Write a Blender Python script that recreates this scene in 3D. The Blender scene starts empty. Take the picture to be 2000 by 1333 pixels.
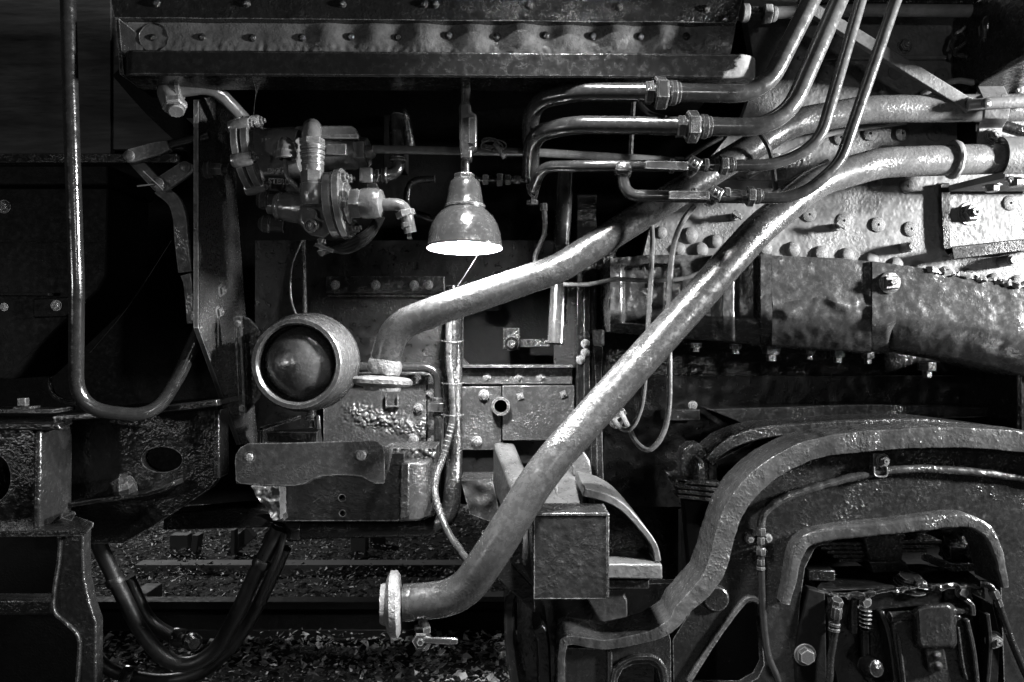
import bpy, bmesh, math, random
from mathutils import Vector, Matrix, noise
from mathutils.geometry import tessellate_polygon
random.seed(7)
R = math.radians
scene = bpy.context.scene
COL = scene.collection
# ------------------------------------------------------------------ camera
# 2.8 m of the engine's side fill the frame at the reference depth y = 0
S = 0.0014            # metres per photograph pixel at depth y = 0
D = 2.178             # camera distance from that depth
cam = bpy.data.cameras.new('camera'); cam.lens = 28; cam.sensor_width = 36
cam.clip_start = 0.05; cam.clip_end = 200
camo = bpy.data.objects.new('camera', cam); COL.objects.link(camo)
camo.location = (0, -D, 0); camo.rotation_euler = (R(90), 0, 0)
scene.camera = camo
# ------------------------------------------------------------------ world and lights
w = bpy.data.worlds.new('World'); scene.world = w; w.use_nodes = True
w.node_tree.nodes['Background'].inputs[0].default_value = (1, 1, 1, 1)
w.node_tree.nodes['Background'].inputs[1].default_value = 0.012
def area(name, loc, target, size, power, size_y=None, spread=180):
    l = bpy.data.lights.new(name, 'AREA'); l.energy = power; l.size = size
    if size_y: l.shape = 'RECTANGLE'; l.size_y = size_y
    l.spread = R(spread)
    o = bpy.data.objects.new(name, l); COL.objects.link(o); o.location = loc
    o.rotation_euler = (Vector(target) - Vector(loc)).to_track_quat('-Z', 'Y').to_euler()
    return o
area('doorway_light', (3.7, -1.0, 0.66), (0.9, 0.25, 0.10), 0.24, 265, 0.36, 120)
area('front_fill_light', (1.1, -3.3, 0.45), (0.1, 0.1, 0.0), 0.18, 8.5)  # added fill light for front highlights, not an actual window
area('overhead_fill_light', (0.15, -0.95, 1.75), (0.06, -0.15, -0.5), 0.25, 22, 0.25, 42)  # added light that brightens upper faces, no actual lamp hangs here
area('left_fill_light', (-2.5, -2.1, 0.05), (-0.5, 0.0, -0.1), 0.25, 9)  # added weak fill from the left, not an actual window
area('far_side_daylight', (-2.6, 3.4, 0.6), (-0.4, 1.6, -1.2), 0.8, 24, 0.6)
scene.view_settings.view_transform = 'Standard'
scene.view_settings.look = 'None'
scene.view_settings.gamma = 1
scene.view_settings.exposure = 0.4
scene.cycles.max_bounces = 4
scene.cycles.diffuse_bounces = 2
scene.cycles.glossy_bounces = 2
scene.cycles.use_denoising = True
# ------------------------------------------------------------------ pixel helpers
def sc(y): return S * (D + y) / D
def P(px, py, y=0.0):
    s = sc(y); return Vector(((px - 1000) * s, y, (666.5 - py) * s))
def LN(n, y=0.0): return n * sc(y)
def Y_at(px, x):                       # depth at which a plane x = const shows at column px
    return x / ((px - 1000) * S) * D - D
# ------------------------------------------------------------------ materials
MATS = {}
def mat(name, base, rough=0.35, var=0.5, fine=(160, .25), coarse=(25, .25), rust=0, rvar=.15, spec=.5, stretch=None, metal=0, paled=None, edge=0, bd=.0014, nbs=58):
    m = bpy.data.materials.new(name); m.use_nodes = True
    nt = m.node_tree; N = nt.nodes; K = nt.links; b = N['Principled BSDF']
    tc = N.new('ShaderNodeTexCoord'); src = tc.outputs['Object']
    if stretch:
        mp = N.new('ShaderNodeMapping'); mp.inputs['Scale'].default_value = stretch
        K.new(src, mp.inputs[0]); src = mp.outputs[0]
    def nz(scale, detail=5, rg=.6, dist=0.0):
        n = N.new('ShaderNodeTexNoise'); n.inputs['Scale'].default_value = scale
        n.inputs['Detail'].default_value = detail; n.inputs['Roughness'].default_value = rg
        n.inputs['Distortion'].default_value = dist
        K.new(src, n.inputs['Vector']); return n.outputs['Fac']
    def ramp(f, a, c, p0=.3, p1=.7):
        r = N.new('ShaderNodeMapRange'); r.inputs[1].default_value = p0; r.inputs[2].default_value = p1
        r.inputs[3].default_value = a; r.inputs[4].default_value = c; K.new(f, r.inputs[0]); return r.outputs[0]
    nb = nz(nbs, 5, .7, .3)
    c1 = ramp(nz(9, 4, .65, .4), base * (1 - var * .6), base * (1 + var * .6))
    c2 = ramp(nb, .8, 1.25)
    mm = N.new('ShaderNodeMath'); mm.operation = 'MULTIPLY'; K.new(c1, mm.inputs[0]); K.new(c2, mm.inputs[1])
    out = mm.outputs[0]
    if rust:                               # chipped patches, paler than the paint
        chip = ramp(nb, 0, 1, .655, .70)
        mx = N.new('ShaderNodeMix'); mx.data_type = 'FLOAT'
        K.new(chip, mx.inputs[0]); K.new(out, mx.inputs[2]); mx.inputs[3].default_value = rust; out = mx.outputs[0]
    if edge:                               # rubbed paint and edge highlights, both put into the colour along sharp edges
        bv = N.new('ShaderNodeBevel'); bv.samples = 4; bv.inputs['Radius'].default_value = .0045
        ge = N.new('ShaderNodeNewGeometry'); dt = N.new('ShaderNodeVectorMath'); dt.operation = 'DOT_PRODUCT'
        K.new(bv.outputs[0], dt.inputs[0]); K.new(ge.outputs['Normal'], dt.inputs[1])
        em = ramp(dt.outputs['Value'], 1, 0, .86, .985)
        me = N.new('ShaderNodeMath'); me.operation = 'MULTIPLY'; K.new(em, me.inputs[0]); K.new(ramp(nb, .15, 1, .38, .6), me.inputs[1])
        mx = N.new('ShaderNodeMix'); mx.data_type = 'FLOAT'
        K.new(me.outputs[0], mx.inputs[0]); K.new(out, mx.inputs[2]); mx.inputs[3].default_value = edge; out = mx.outputs[0]
    if paled:                              # paler towards one end of the thing, ragged edge
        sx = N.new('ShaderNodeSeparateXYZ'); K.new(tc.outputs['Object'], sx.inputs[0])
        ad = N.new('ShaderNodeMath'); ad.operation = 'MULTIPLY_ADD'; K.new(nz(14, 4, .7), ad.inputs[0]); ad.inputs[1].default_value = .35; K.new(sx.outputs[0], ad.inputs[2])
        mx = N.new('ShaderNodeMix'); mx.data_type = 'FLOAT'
        K.new(ramp(ad.outputs[0], 0, 1, paled[0], paled[1]), mx.inputs[0]); K.new(out, mx.inputs[2])
        ds = N.new('ShaderNodeMath'); ds.operation = 'MULTIPLY'; K.new(c2, ds.inputs[0]); ds.inputs[1].default_value = paled[2]; K.new(ds.outputs[0], mx.inputs[3]); out = mx.outputs[0]
    cc = N.new('ShaderNodeCombineColor')
    for i in range(3): K.new(out, cc.inputs[i])
    K.new(cc.outputs[0], b.inputs['Base Color'])
    K.new(ramp(nb, max(.05, rough - rvar), min(1, rough + rvar)), b.inputs['Roughness'])
    b.inputs['Specular IOR Level'].default_value = spec; b.inputs['Metallic'].default_value = metal
    bp = N.new('ShaderNodeBump'); bp.inputs['Strength'].default_value = min(1, fine[1]); bp.inputs['Distance'].default_value = bd
    mk = N.new('ShaderNodeMath'); mk.operation = 'MULTIPLY'      # rough only in patches, smooth paint between
    K.new(ramp(nz(fine[0], 3, .6), 0, 1, .45, .8), mk.inputs[0]); K.new(ramp(nz(7.5, 3, .6), .12, 1.25, .42, .62), mk.inputs[1])
    K.new(mk.outputs[0], bp.inputs['Height'])
    b2 = N.new('ShaderNodeBump'); b2.inputs['Strength'].default_value = min(1, coarse[1]); b2.inputs['Distance'].default_value = .01
    K.new(nz(coarse[0], 2, .5), b2.inputs['Height']); K.new(bp.outputs[0], b2.inputs['Normal'])
    last = b2
    K.new(last.outputs[0], b.inputs['Normal'])
    MATS[name] = m; return m
mat('gloss_paint', .012, .20, .3, (170, .45), (22, .05), edge=.2)
mat('pipe_paint', .014, .17, .4, (120, .18), (30, .04), rust=.03, spec=.8)
mat('pale_end_pipe', .018, .20, .3, (120, .18), (30, .04), rust=.05, paled=(.30, .55, .085))  # paler towards its right end
mat('big_pipe_paint', .022, .27, .2, (130, .6), (26, .03), rust=.05, paled=(.35, .75, .10))
mat('grey_pipe', .16, .44, .3, (150, .4), (40, .08), rust=.12)
mat('black_steel', .009, .22, .5, (150, .8), (30, .10), rust=.04, edge=.20)
mat('speckled_steel', .024, .24, .6, (210, 1.0), (30, .12), rust=.34, edge=.3, bd=.002, nbs=150)
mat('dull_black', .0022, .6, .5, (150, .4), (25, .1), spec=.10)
mat('firebox_plate', .098, .44, .4, (130, .9), (42, .12), rust=.05, spec=.3)
mat('lit_rim', .034, .22, .5, (80, 1.0), (34, .30), rust=.08, edge=.15, bd=.0022)  # paler than the side plate: grazing light put into the rim's colour
mat('drum_paint', .024, .24, .4, (130, .35), (14, .06), rust=.04, edge=.12)
mat('cast_frame', .010, .24, .5, (110, .9), (28, .2), rust=.04, edge=.22)
mat('lagging', .034, .24, .5, (100, .5), (26, .16), rust=.08)
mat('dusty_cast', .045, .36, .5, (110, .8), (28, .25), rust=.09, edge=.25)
mat('oily_black', .005, .16, .5, (140, .6), (50, .2), rust=.02, edge=.12)
mat('panel_steel', .024, .24, .4, (130, .9), (40, .14), rust=.06, edge=.2)
mat('fitting', .020, .14, .5, (150, .25), (50, .06), rust=.05, edge=.22, spec=.9)
mat('valve_metal', .075, .14, .5, (140, .35), (50, .08), rust=.14, edge=.34, spec=.9)
mat('bolt_steel', .04, .22, .5, (200, .3), (60, .08), rust=.10, edge=.28)
mat('worn_edge', .12, .34, .4, (120, 1.0), (50, .4), rust=.26, bd=.002)
mat('shade_enamel', .022, .20, .3, (140, .2), (20, .05), edge=.15)
mat('dark_sheet', .004, .36, .5, (150, .8), (30, .1), rust=.01, spec=.3)
mat('skirt_paint', .06, .30, .4, (170, .45), (50, .12), rust=.09)
mat('bar_paint', .008, .22, .3, (170, .25), (22, .05), edge=.2, paled=(.90, .94, .26))  # pale right end is the light on the rounded corner, painted in
mat('shade_white', .82, .5, .05, (140, .05), (20, .05))
mat('rubber', .008, .40, .4, (180, .25), (30, .1))
mat('cab_wood', .026, .5, 1.4, (36, .15), (13, .05), stretch=(.22, 1, 1.7), rvar=.15, spec=.3)
mat('timber', .10, .7, .4, (60, .5), (14, .3), stretch=(.3, .3, .3))
mat('soil', .008, .9, .5, (60, .8), (10, .8))
mat('leaf', .15, .45, .9, (120, .3), (20, .2))
mat('wire', .07, .25, .3, (200, .1), (40, .1))
mat('web', .05, .6, .1, (200, .1), (40, .1))
mat('rail_steel', .012, .5, .4, (90, .5), (14, .2))
m = bpy.data.materials.new('bulb_glow'); m.use_nodes = True
b = m.node_tree.nodes['Principled BSDF']; b.inputs['Base Color'].default_value = (.9, .9, .9, 1)
b.inputs['Emission Color'].default_value = (1, 1, 1, 1); b.inputs['Emission Strength'].default_value = 4400
MATS['bulb_glow'] = m
# ------------------------------------------------------------------ mesh builder
class B:
    def __init__(s): s.v = []; s.f = []
    def add(s, vs, fs):
        o = len(s.v); s.v += [Vector(p) for p in vs]; s.f += [tuple(i + o for i in f) for f in fs]; return s
    def box(s, c, size, rot=None):
        h = Vector(size) / 2; vs = []
        for x in (-1, 1):
            for y in (-1, 1):
                for z in (-1, 1):
                    p = Vector((x * h.x, y * h.y, z * h.z))
                    if rot: p = rot @ p
                    vs.append(Vector(c) + p)
        return s.add(vs, [(0, 1, 3, 2), (4, 6, 7, 5), (0, 4, 5, 1), (2, 3, 7, 6), (0, 2, 6, 4), (1, 5, 7, 3)])
    def pbox(s, x0, y0, x1, y1, d0, d1):          # px rectangle seen at depth d0, running back to d1
        return s.prism([(x0, y0), (x1, y0), (x1, y1), (x0, y1)], d0, d1)
    def loft(s, polyA, dA, polyB, dB):            # px polygon at depth dA joined to one at depth dB
        n = len(polyA); a = [P(x, y, dA) for x, y in polyA]; c = [P(x, y, dB) for x, y in polyB]
        return s.add(a + c, [tuple(range(n)), tuple(range(2 * n - 1, n - 1, -1))] + [(i, i + n, (i + 1) % n + n, (i + 1) % n) for i in range(n)])
    def prism(s, poly, d0, d1, holes=(), world=False):
        loops = [[(P(x, y, d0) if not world else Vector((x, d0, y))) for x, y in lp] for lp in [poly] + list(holes)]
        t = Vector((0, d1 - d0, 0)); flat = [p for lp in loops for p in lp]; n = len(flat)
        if holes:
            tris = tessellate_polygon([[Vector((p.x, p.z, 0)) for p in lp] for lp in loops]); fs = [tuple(x) for x in tris]
        else: fs = [tuple(range(n))]
        fs = fs + [tuple(i + n for i in reversed(f)) for f in fs]; o = 0
        for lp in loops:
            k = len(lp)
            for i in range(k): fs.append((o + i, o + i + n, o + (i + 1) % k + n, o + (i + 1) % k))
            o += k
        return s.add(flat + [p + t for p in flat], fs)
    def extrude(s, pts, vec):                      # world polygon swept along a vector
        n = len(pts); pts = [Vector(p) for p in pts]; vec = Vector(vec)
        return s.add(pts + [p + vec for p in pts], [tuple(range(n)), tuple(range(2 * n - 1, n - 1, -1))] + [(i, i + n, (i + 1) % n + n, (i + 1) % n) for i in range(n)])
    def lathe(s, prof, o, ax, seg=24, ph=0.0, sy=1.0, cap=True):    # profile of (radius, distance along axis)
        o = Vector(o); ax = Vector(ax).normalized(); q = ax.to_track_quat('Z', 'Y'); u = q @ Vector((1, 0, 0)); t = q @ Vector((0, 1, 0))
        vs = []; fs = []; k = len(prof)
        for r, h in prof:
            for i in range(seg):
                a = 2 * math.pi * i / seg + ph
                vs.append(o + ax * h + u * (r * math.cos(a)) + t * (r * math.sin(a) * sy))
        for j in range(k - 1):
            for i in range(seg):
                fs.append((j * seg + i, j * seg + (i + 1) % seg, (j + 1) * seg + (i + 1) % seg, (j + 1) * seg + i))
        if cap and prof[0][0] > 1e-6: fs.append(tuple(range(seg - 1, -1, -1)))
        if cap and prof[-1][0] > 1e-6: fs.append(tuple((k - 1) * seg + i for i in range(seg)))
        return s.add(vs, fs)
    def sweep(s, pts, rad, seg=16, cap=True, wob=0.0):
        n = len(pts); rs = rad if isinstance(rad, list) else [rad] * n
        T = [(pts[min(i + 1, n - 1)] - pts[max(i - 1, 0)]).normalized() for i in range(n)]
        u = T[0].orthogonal().normalized(); vs = []; fs = []
        for i in range(n):
            u = (u - T[i] * u.dot(T[i])).normalized(); t = T[i].cross(u)
            for j in range(seg):
                a = 2 * math.pi * j / seg; d = u * math.cos(a) + t * math.sin(a); rr = rs[i]
                if wob: rr += wob * noise.noise((pts[i] + d * rs[i]) * 38)
                vs.append(pts[i] + d * rr)
        for i in range(n - 1):
            for j in range(seg): fs.append((i * seg + j, i * seg + (j + 1) % seg, (i + 1) * seg + (j + 1) % seg, (i + 1) * seg + j))
        if cap: fs += [tuple(range(seg - 1, -1, -1)), tuple((n - 1) * seg + j for j in range(seg))]
        return s.add(vs, fs)
    def ribbon(s, pts, wpx, d0, d1, sub=6, lip=0):          # bar following a px curve, wpx wide in the picture plane, d0 front to d1 back
        c = catmull([P(x, y, d0) for x, y in pts], sub); n = len(c); vs = []; fs = []
        ws = wpx if isinstance(wpx, list) else None
        for i in range(n):
            t = (c[min(i + 1, n - 1)] - c[max(i - 1, 0)]).normalized(); nn = Vector((-t.z, 0, t.x))
            if ws:
                f = i / (n - 1) * (len(ws) - 1); k = min(int(f), len(ws) - 2); ww = ws[k] + (ws[k + 1] - ws[k]) * (f - k)
            else: ww = wpx
            h = LN(ww, d0) / 2; dy = Vector((0, d1 - d0, 0))
            vs += [c[i] + nn * h, c[i] - nn * h, c[i] - nn * h + dy, c[i] + nn * h + dy]
        for i in range(n - 1):
            for j in range(4): fs.append((4 * i + j, 4 * i + (j + 1) % 4, 4 * i + 4 + (j + 1) % 4, 4 * i + 4 + j))
        fs += [(3, 2, 1, 0), tuple(4 * (n - 1) + j for j in range(4))]
        return s.add(vs, fs)
    def roundbar(s, pts, ws, d0, d1, sub=6, rr=.6, k=4):   # like ribbon, with rounded front corners
        c = catmull([P(x, y, d0) for x, y in pts], sub); n = len(c); vs = []; fs = []; m = 2 * (k + 1) + 2
        for i in range(n):
            t = (c[min(i + 1, n - 1)] - c[max(i - 1, 0)]).normalized(); nn = Vector((-t.z, 0, t.x))
            f = i / (n - 1) * (len(ws) - 1); q = min(int(f), len(ws) - 2); h = LN(ws[q] + (ws[q + 1] - ws[q]) * (f - q), d0) / 2; r = h * rr
            prof = [(h - r + r * math.cos(a), r - r * math.sin(a)) for a in [math.pi / 2 * j / k for j in range(k + 1)]]
            prof = prof + [(-a, b) for a, b in reversed(prof)] + [(-h, d1 - d0), (h, d1 - d0)]
            vs += [c[i] + nn * a + Vector((0, b, 0)) for a, b in prof]
        for i in range(n - 1):
            for j in range(m): fs.append((m * i + j, m * i + (j + 1) % m, m * i + m + (j + 1) % m, m * i + m + j))
        fs += [tuple(range(m - 1, -1, -1)), tuple(m * (n - 1) + j for j in range(m))]
        return s.add(vs, fs)
    def lump(s, amp, freq=20):
        for p in s.v:
            d = noise.noise_vector(p * freq) ; p += d * amp
        return s
    def spin(s, M):
        s.v = [M @ p for p in s.v]; return s
def catmull(p, k=6):
    if k <= 1: return p
    out = []
    for i in range(len(p) - 1):
        a, b, c, d = p[max(i - 1, 0)], p[i], p[i + 1], p[min(i + 2, len(p) - 1)]
        for j in range(k):
            t = j / k
            out.append(.5 * ((2 * b) + (c - a) * t + (2 * a - 5 * b + 4 * c - d) * t * t + (3 * b - a - 3 * c + d) * t ** 3))
    return out + [p[-1]]
def fillet(p, rads, k=9):                     # straight runs with rounded corners
    out = [p[0]]
    for i in range(1, len(p) - 1):
        r = rads[i - 1] if isinstance(rads, (list, tuple)) else rads
        a = (p[i - 1] - p[i]); c = (p[i + 1] - p[i]); la, lc = a.length, c.length; a.normalize(); c.normalize()
        half = a.angle(c) / 2; d = min(r / math.tan(half) if half < 1.56 else 0, la * .48, lc * .48)
        s0, s1 = p[i] + a * d, p[i] + c * d
        for j in range(k + 1):
            t = j / k; out.append((1 - t) ** 2 * s0 + 2 * t * (1 - t) * p[i] + t * t * s1)
    return out + [p[-1]]
def dense(p, step):
    out = [p[0]]
    for a, b in zip(p, p[1:]):
        n = max(1, int((b - a).length / step))
        for j in range(1, n + 1): out.append(a + (b - a) * (j / n))
    return out
def pts3(l): return [P(*q) for q in l]
# ------------------------------------------------------------------ objects
WORLD = {}
def _tag(o, label, cat, group, kind):
    if label: o['label'] = label
    if cat: o['category'] = cat
    if group: o['group'] = group
    if kind: o['kind'] = kind
def link(o, parent, wloc):
    COL.objects.link(o); wloc = Vector(wloc)
    if parent: o.parent = parent; o.location = wloc - WORLD[parent]
    else: o.location = wloc
    WORLD[o] = wloc; return o
def thing(name, label, cat, at, group=None):
    o = bpy.data.objects.new(name, None); o.empty_display_size = .05
    _tag(o, label, cat, group, None); return link(o, None, at)
def meshdata(name, bd, material, smooth=35):
    me = bpy.data.meshes.new(name); me.from_pydata([tuple(p) for p in bd.v], [], bd.f); me.validate()
    bm = bmesh.new(); bm.from_mesh(me); bmesh.ops.recalc_face_normals(bm, faces=bm.faces); bm.to_mesh(me); bm.free()
    me.materials.append(MATS[material])
    for p in me.polygons: p.use_smooth = True
    me.set_sharp_from_angle(angle=R(smooth)); return me
def obj(name, bd, material, parent=None, label=None, cat=None, group=None, kind=None, bevel=0, seg=2, smooth=35):
    lo = Vector([min(p[i] for p in bd.v) for i in range(3)]); hi = Vector([max(p[i] for p in bd.v) for i in range(3)])
    c = (lo + hi) / 2; bd.v = [p - c for p in bd.v]
    o = bpy.data.objects.new(name, meshdata(name, bd, material, smooth))
    if bevel:
        md = o.modifiers.new('bevel', 'BEVEL'); md.width = bevel; md.segments = seg; md.limit_method = 'ANGLE'; md.angle_limit = R(40)
        md.harden_normals = False
    _tag(o, label, cat, group, kind); return link(o, parent, c)
SHARED = {}
def shared(key, mk, material):
    if key not in SHARED: SHARED[key] = meshdata(key, mk(), material)
    return SHARED[key]
def inst(name, me, parent, loc, scale=1.0, ax=(0, -1, 0), roll=0.0, label=None, cat=None, group=None):
    o = bpy.data.objects.new(name, me); q = Vector(ax).to_track_quat('Z', 'Y')
    o.rotation_mode = 'QUATERNION'; o.rotation_quaternion = q @ Matrix.Rotation(roll, 3, 'Z').to_quaternion()
    o.scale = (scale,) * 3 if not isinstance(scale, (tuple, list)) else scale
    _tag(o, label, cat, group, None); return link(o, parent, loc)
Z = (0, 0, 1); O0 = (0, 0, 0)
def hexprof(r, h, c=.12): return [(r * (1 - c), 0), (r, h * .12), (r, h * .85), (r * (1 - c), h)]
def mk_rivet(): return B().lathe([(1, 0), (.97, .22), (.82, .5), (.55, .72), (.25, .82), (0, .84)], O0, Z, 14)
def mk_ring_rivet():
    return B().lathe([(1.32, 0), (1.3, .05), (1.18, .05), (1.12, 0), (1.0, .02), (.97, .2), (.84, .42), (.58, .60), (.25, .68), (0, .7)], O0, Z, 18)
def mk_stay(): return B().lathe([(1.12, 0), (1.1, .05), (1.04, .04), (1.0, .0), (.98, .28), (.85, .38), (.3, .44), (.16, .44), (.13, .2), (0, .2)], O0, Z, 16)
def mk_hex(): return B().lathe([(1.35, 0), (1.35, .12), (1.3, .16), (.9, .16)], O0, Z, 18).lathe([(.9, .1), (1, .2), (1, .85), (.88, 1)], O0, Z, 6)
def mk_hexstud(): return mk_hex().lathe([(.5, .9), (.5, 1.5), (.42, 1.6), (.2, 1.6), (.15, 1.45), (0, 1.45)], O0, Z, 12)
def mk_square(): return B().lathe([(1.5, 0), (1.5, .15), (1.4, .2), (.9, .2)], O0, Z, 18).lathe([(1.15, .1), (1.25, .2), (1.25, .8), (1.1, .95)], O0, Z, 4, .78).lathe([(.45, .9), (.45, 1.3), (.35, 1.4), (0, 1.4)], O0, Z, 10)
RIV = lambda: shared('rivet', mk_rivet, 'black_steel')
RIVL = lambda: shared('ring_rivet', mk_ring_rivet, 'firebox_plate')
STAY = lambda: shared('stay_bolt', mk_stay, 'firebox_plate')
HEX = lambda: shared('hex_bolt', mk_hex, 'bolt_steel')
HEXS = lambda: shared('hex_stud', mk_hexstud, 'bolt_steel')
SQ = lambda: shared('square_bolt', mk_square, 'bolt_steel')
def bolt(px, py, y, rpx, parent, kind=None, name='bolt', ax=(0, -1, 0), roll=None):
    return inst(name, (kind or HEX)(), parent, P(px, py, y), LN(rpx, y), ax, random.uniform(0, 1) if roll is None else roll)
def pipe(name, path, rpx, material, label=None, cat=None, parent=None, seg=18, wob=0, group=None):
    y = path[len(path) // 2].y; r = LN(rpx, y)
    return obj(name, B().sweep(path, r, seg, True, wob), material, parent, label, cat, group)
def nut(name, at, ax, rpx, lpx, parent, material='fitting', seg=6, ph=.3, shift=0.0):
    r, l = LN(rpx, at.y), LN(lpx, at.y); ax = Vector(ax).normalized()
    return obj(name, B().lathe(hexprof(r, l) if seg == 6 else [(r * .9, 0), (r, l * .15), (r, l * .85), (r * .9, l)], at - ax * (l / 2) + ax * shift, ax, seg if seg == 6 else 20, ph), material, parent)
# ================================================================== the setting
GZ = -1.2
g = B()
nx, ny = 70, 60
for j in range(ny + 1):
    for i in range(nx + 1):
        x = -14 + 28 * i / nx; y = -3 + 24 * (j / ny) ** 1.6
        g.v.append(Vector((x, y, GZ + .03 * noise.noise(Vector((x * 2, y * 2, 0))))))
for j in range(ny):
    for i in range(nx):
        a = j * (nx + 1) + i; g.f.append((a, a + 1, a + nx + 2, a + nx + 1))
obj('ground', g, 'soil', kind='structure')
lf = B()
for k in range(32000):                        # fallen leaves, each a bent blade of four faces
    y = .15 + 5.2 * random.random() ** 1.25; x = random.uniform(-.62, .12) * (D + y) * 1.02
    a = random.uniform(0, 6.28); ln = .006 + .017 * random.random() ** 2.2; wd = ln * random.uniform(.35, .8)
    tilt = random.uniform(-.9, .9); M = Matrix.Rotation(a, 3, 'Z') @ Matrix.Rotation(tilt, 3, 'X') @ Matrix.Rotation(random.uniform(-.5, .5), 3, 'Y')
    c = Vector((x, y, GZ + .022 + random.random() * .03 + .03 * noise.noise(Vector((x * 2, y * 2, 0)))))
    q = [M @ Vector(v) + c for v in ((-ln, 0, 0), (-.2 * ln, wd, .3 * wd), (ln, 0, .15 * ln), (-.2 * ln, -wd, .35 * wd), (0, 0, -.1 * wd))]
    lf.add(q, [(0, 4, 1), (4, 2, 1), (0, 3, 4), (4, 3, 2)])
obj('leaf_litter', lf, 'leaf', label='scatter of dry fallen leaves on the dark ground under the engine', cat='leaves', kind='stuff')
# far rail and the timbers lying beyond the engine
def rail_prof(y, x0, x1, z, name, label):
    s = 1.0; pr = [(-.035, 0), (.035, 0), (.036, -.03), (.012, -.045), (.012, -.12), (.065, -.135), (.065, -.15), (-.065, -.15), (-.065, -.135), (-.012, -.12), (-.012, -.045), (-.036, -.03)]
    obj(name, B().extrude([(x0, y + a, z + b) for a, b in pr], (x1 - x0, 0, 0)), 'dull_black', None, label, 'rail', bevel=.004)
rail_prof(1.0, -2.6, .5, GZ + .17, 'track_rail', 'dark steel rail crossing the leaves below the long pipe end')
def timber(name, x0, y0, x1, y1, d0, d1, label, cat='timber', group=None, rot=0):
    bd = B().pbox(x0, y0, x1, y1, d0, d1)
    if rot:
        c = P((x0 + x1) / 2, (y0 + y1) / 2, d0); Mt = Matrix.Translation(c) @ Matrix.Rotation(rot, 4, 'Y') @ Matrix.Translation(-c); bd.spin(Mt)
    obj(name, bd, 'timber', None, label, cat, group, bevel=.004)
timber('steel_crossbeam', 262, 1104, 925, 1127, 1.9, 2.0, 'long flat beam lying across the ground behind the looped hoses', 'beam')
timber('wooden_post', 331, 1046, 366, 1104, 2.25, 2.32, 'short wide post standing left behind the looped hoses')
timber('wooden_post', 372, 1046, 384, 1104, 2.2, 2.28, 'thin leaning post beside the short wide post', rot=.12)
timber('wooden_post', 450, 1036, 458, 1085, 2.2, 2.26, 'slim upright post left of the hanging hose end')
timber('wooden_post', 684, 1040, 714, 1185, 2.2, 2.3, 'tall dark post under the buffer beam, behind the flat beam')
timber('wooden_post', 722, 1040, 748, 1100, 2.4, 2.5, 'short dark post right of the tall post')
timber('timber_offcut', 254, 1160, 287, 1198, 1.2, 1.35, 'pale sawn timber block on the leaves inside the hose loop', 'timber')
timber('timber_plank', 452, 1030, 478, 1092, 2.3, 2.36, 'pale plank leaning diagonally behind the hose end', rot=.85)
timber('timber_plank', 860, 1180, 985, 1196, 1.05, 1.2, 'pale board lying on the leaves behind the long pipe flange', rot=-.05)
timber('steel_crossbeam', 330, 1128, 412, 1162, 1.85, 1.95, 'short dark block under the flat beam inside the hose loop', 'beam')
pipe('ground_conduit', catmull(pts3([(285, 1185, 1.3), (330, 1178, 1.3), (390, 1180, 1.3), (455, 1184, 1.3)])), 5, 'rubber', 'thin conduit lying on the leaves inside the hose loop', 'conduit', seg=8)
# ================================================================== dark walls behind everything
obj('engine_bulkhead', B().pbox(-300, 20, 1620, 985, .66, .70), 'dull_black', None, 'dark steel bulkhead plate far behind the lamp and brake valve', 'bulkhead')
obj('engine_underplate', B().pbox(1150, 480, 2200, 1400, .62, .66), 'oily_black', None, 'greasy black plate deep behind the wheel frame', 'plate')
t = thing('cab_side', 'dark plywood cab side with horizontal grain at upper left', 'panel', P(100, 305, .32))
obj('plywood_sheet', B().pbox(-120, -40, 216, 306, .32, .345), 'cab_wood', t, bevel=.002)
obj('plywood_sheet', B().pbox(218, -40, 380, 292, .33, .355), 'cab_wood', t, bevel=.002)
obj('edge_rail', B().pbox(-120, 300, 345, 318, .31, .34), 'black_steel', t, bevel=.003)
obj('diagonal_stay', B().ribbon([(236, 132), (300, 205), (386, 285)], 46, .12, .15, 3), 'dull_black', None, 'dark diagonal stay plate between cab side and upright gusset', 'stay', bevel=.002)
t = thing('tool_locker', 'dark sheet steel locker with sloping bottom at the left edge', 'locker', P(100, 740, .06))
obj('shell', B().prism([(-80, 366), (212, 366), (208, 538), (192, 568), (8, 742), (-80, 742)], .05, .3), 'dull_black', t, bevel=.006)
obj('lid', B().pbox(-80, 322, 211, 362, .02, .3), 'dull_black', t, bevel=.006)
obj('hasp', B().prism([(65, 584), (142, 580), (142, 610), (128, 619), (65, 621)], .036, .05), 'dull_black', t, bevel=.003)
obj('ledge', B().pbox(-80, 572, 94, 578, .02, .05), 'dull_black', t, bevel=.002)
obj('seam', B().pbox(-80, 470, 208, 473, .044, .05), 'dull_black', t); bolt(110, 597, .036, 8, t); bolt(8, 404, .05, 10, t); bolt(8, 600, .05, 6, t)
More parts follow.
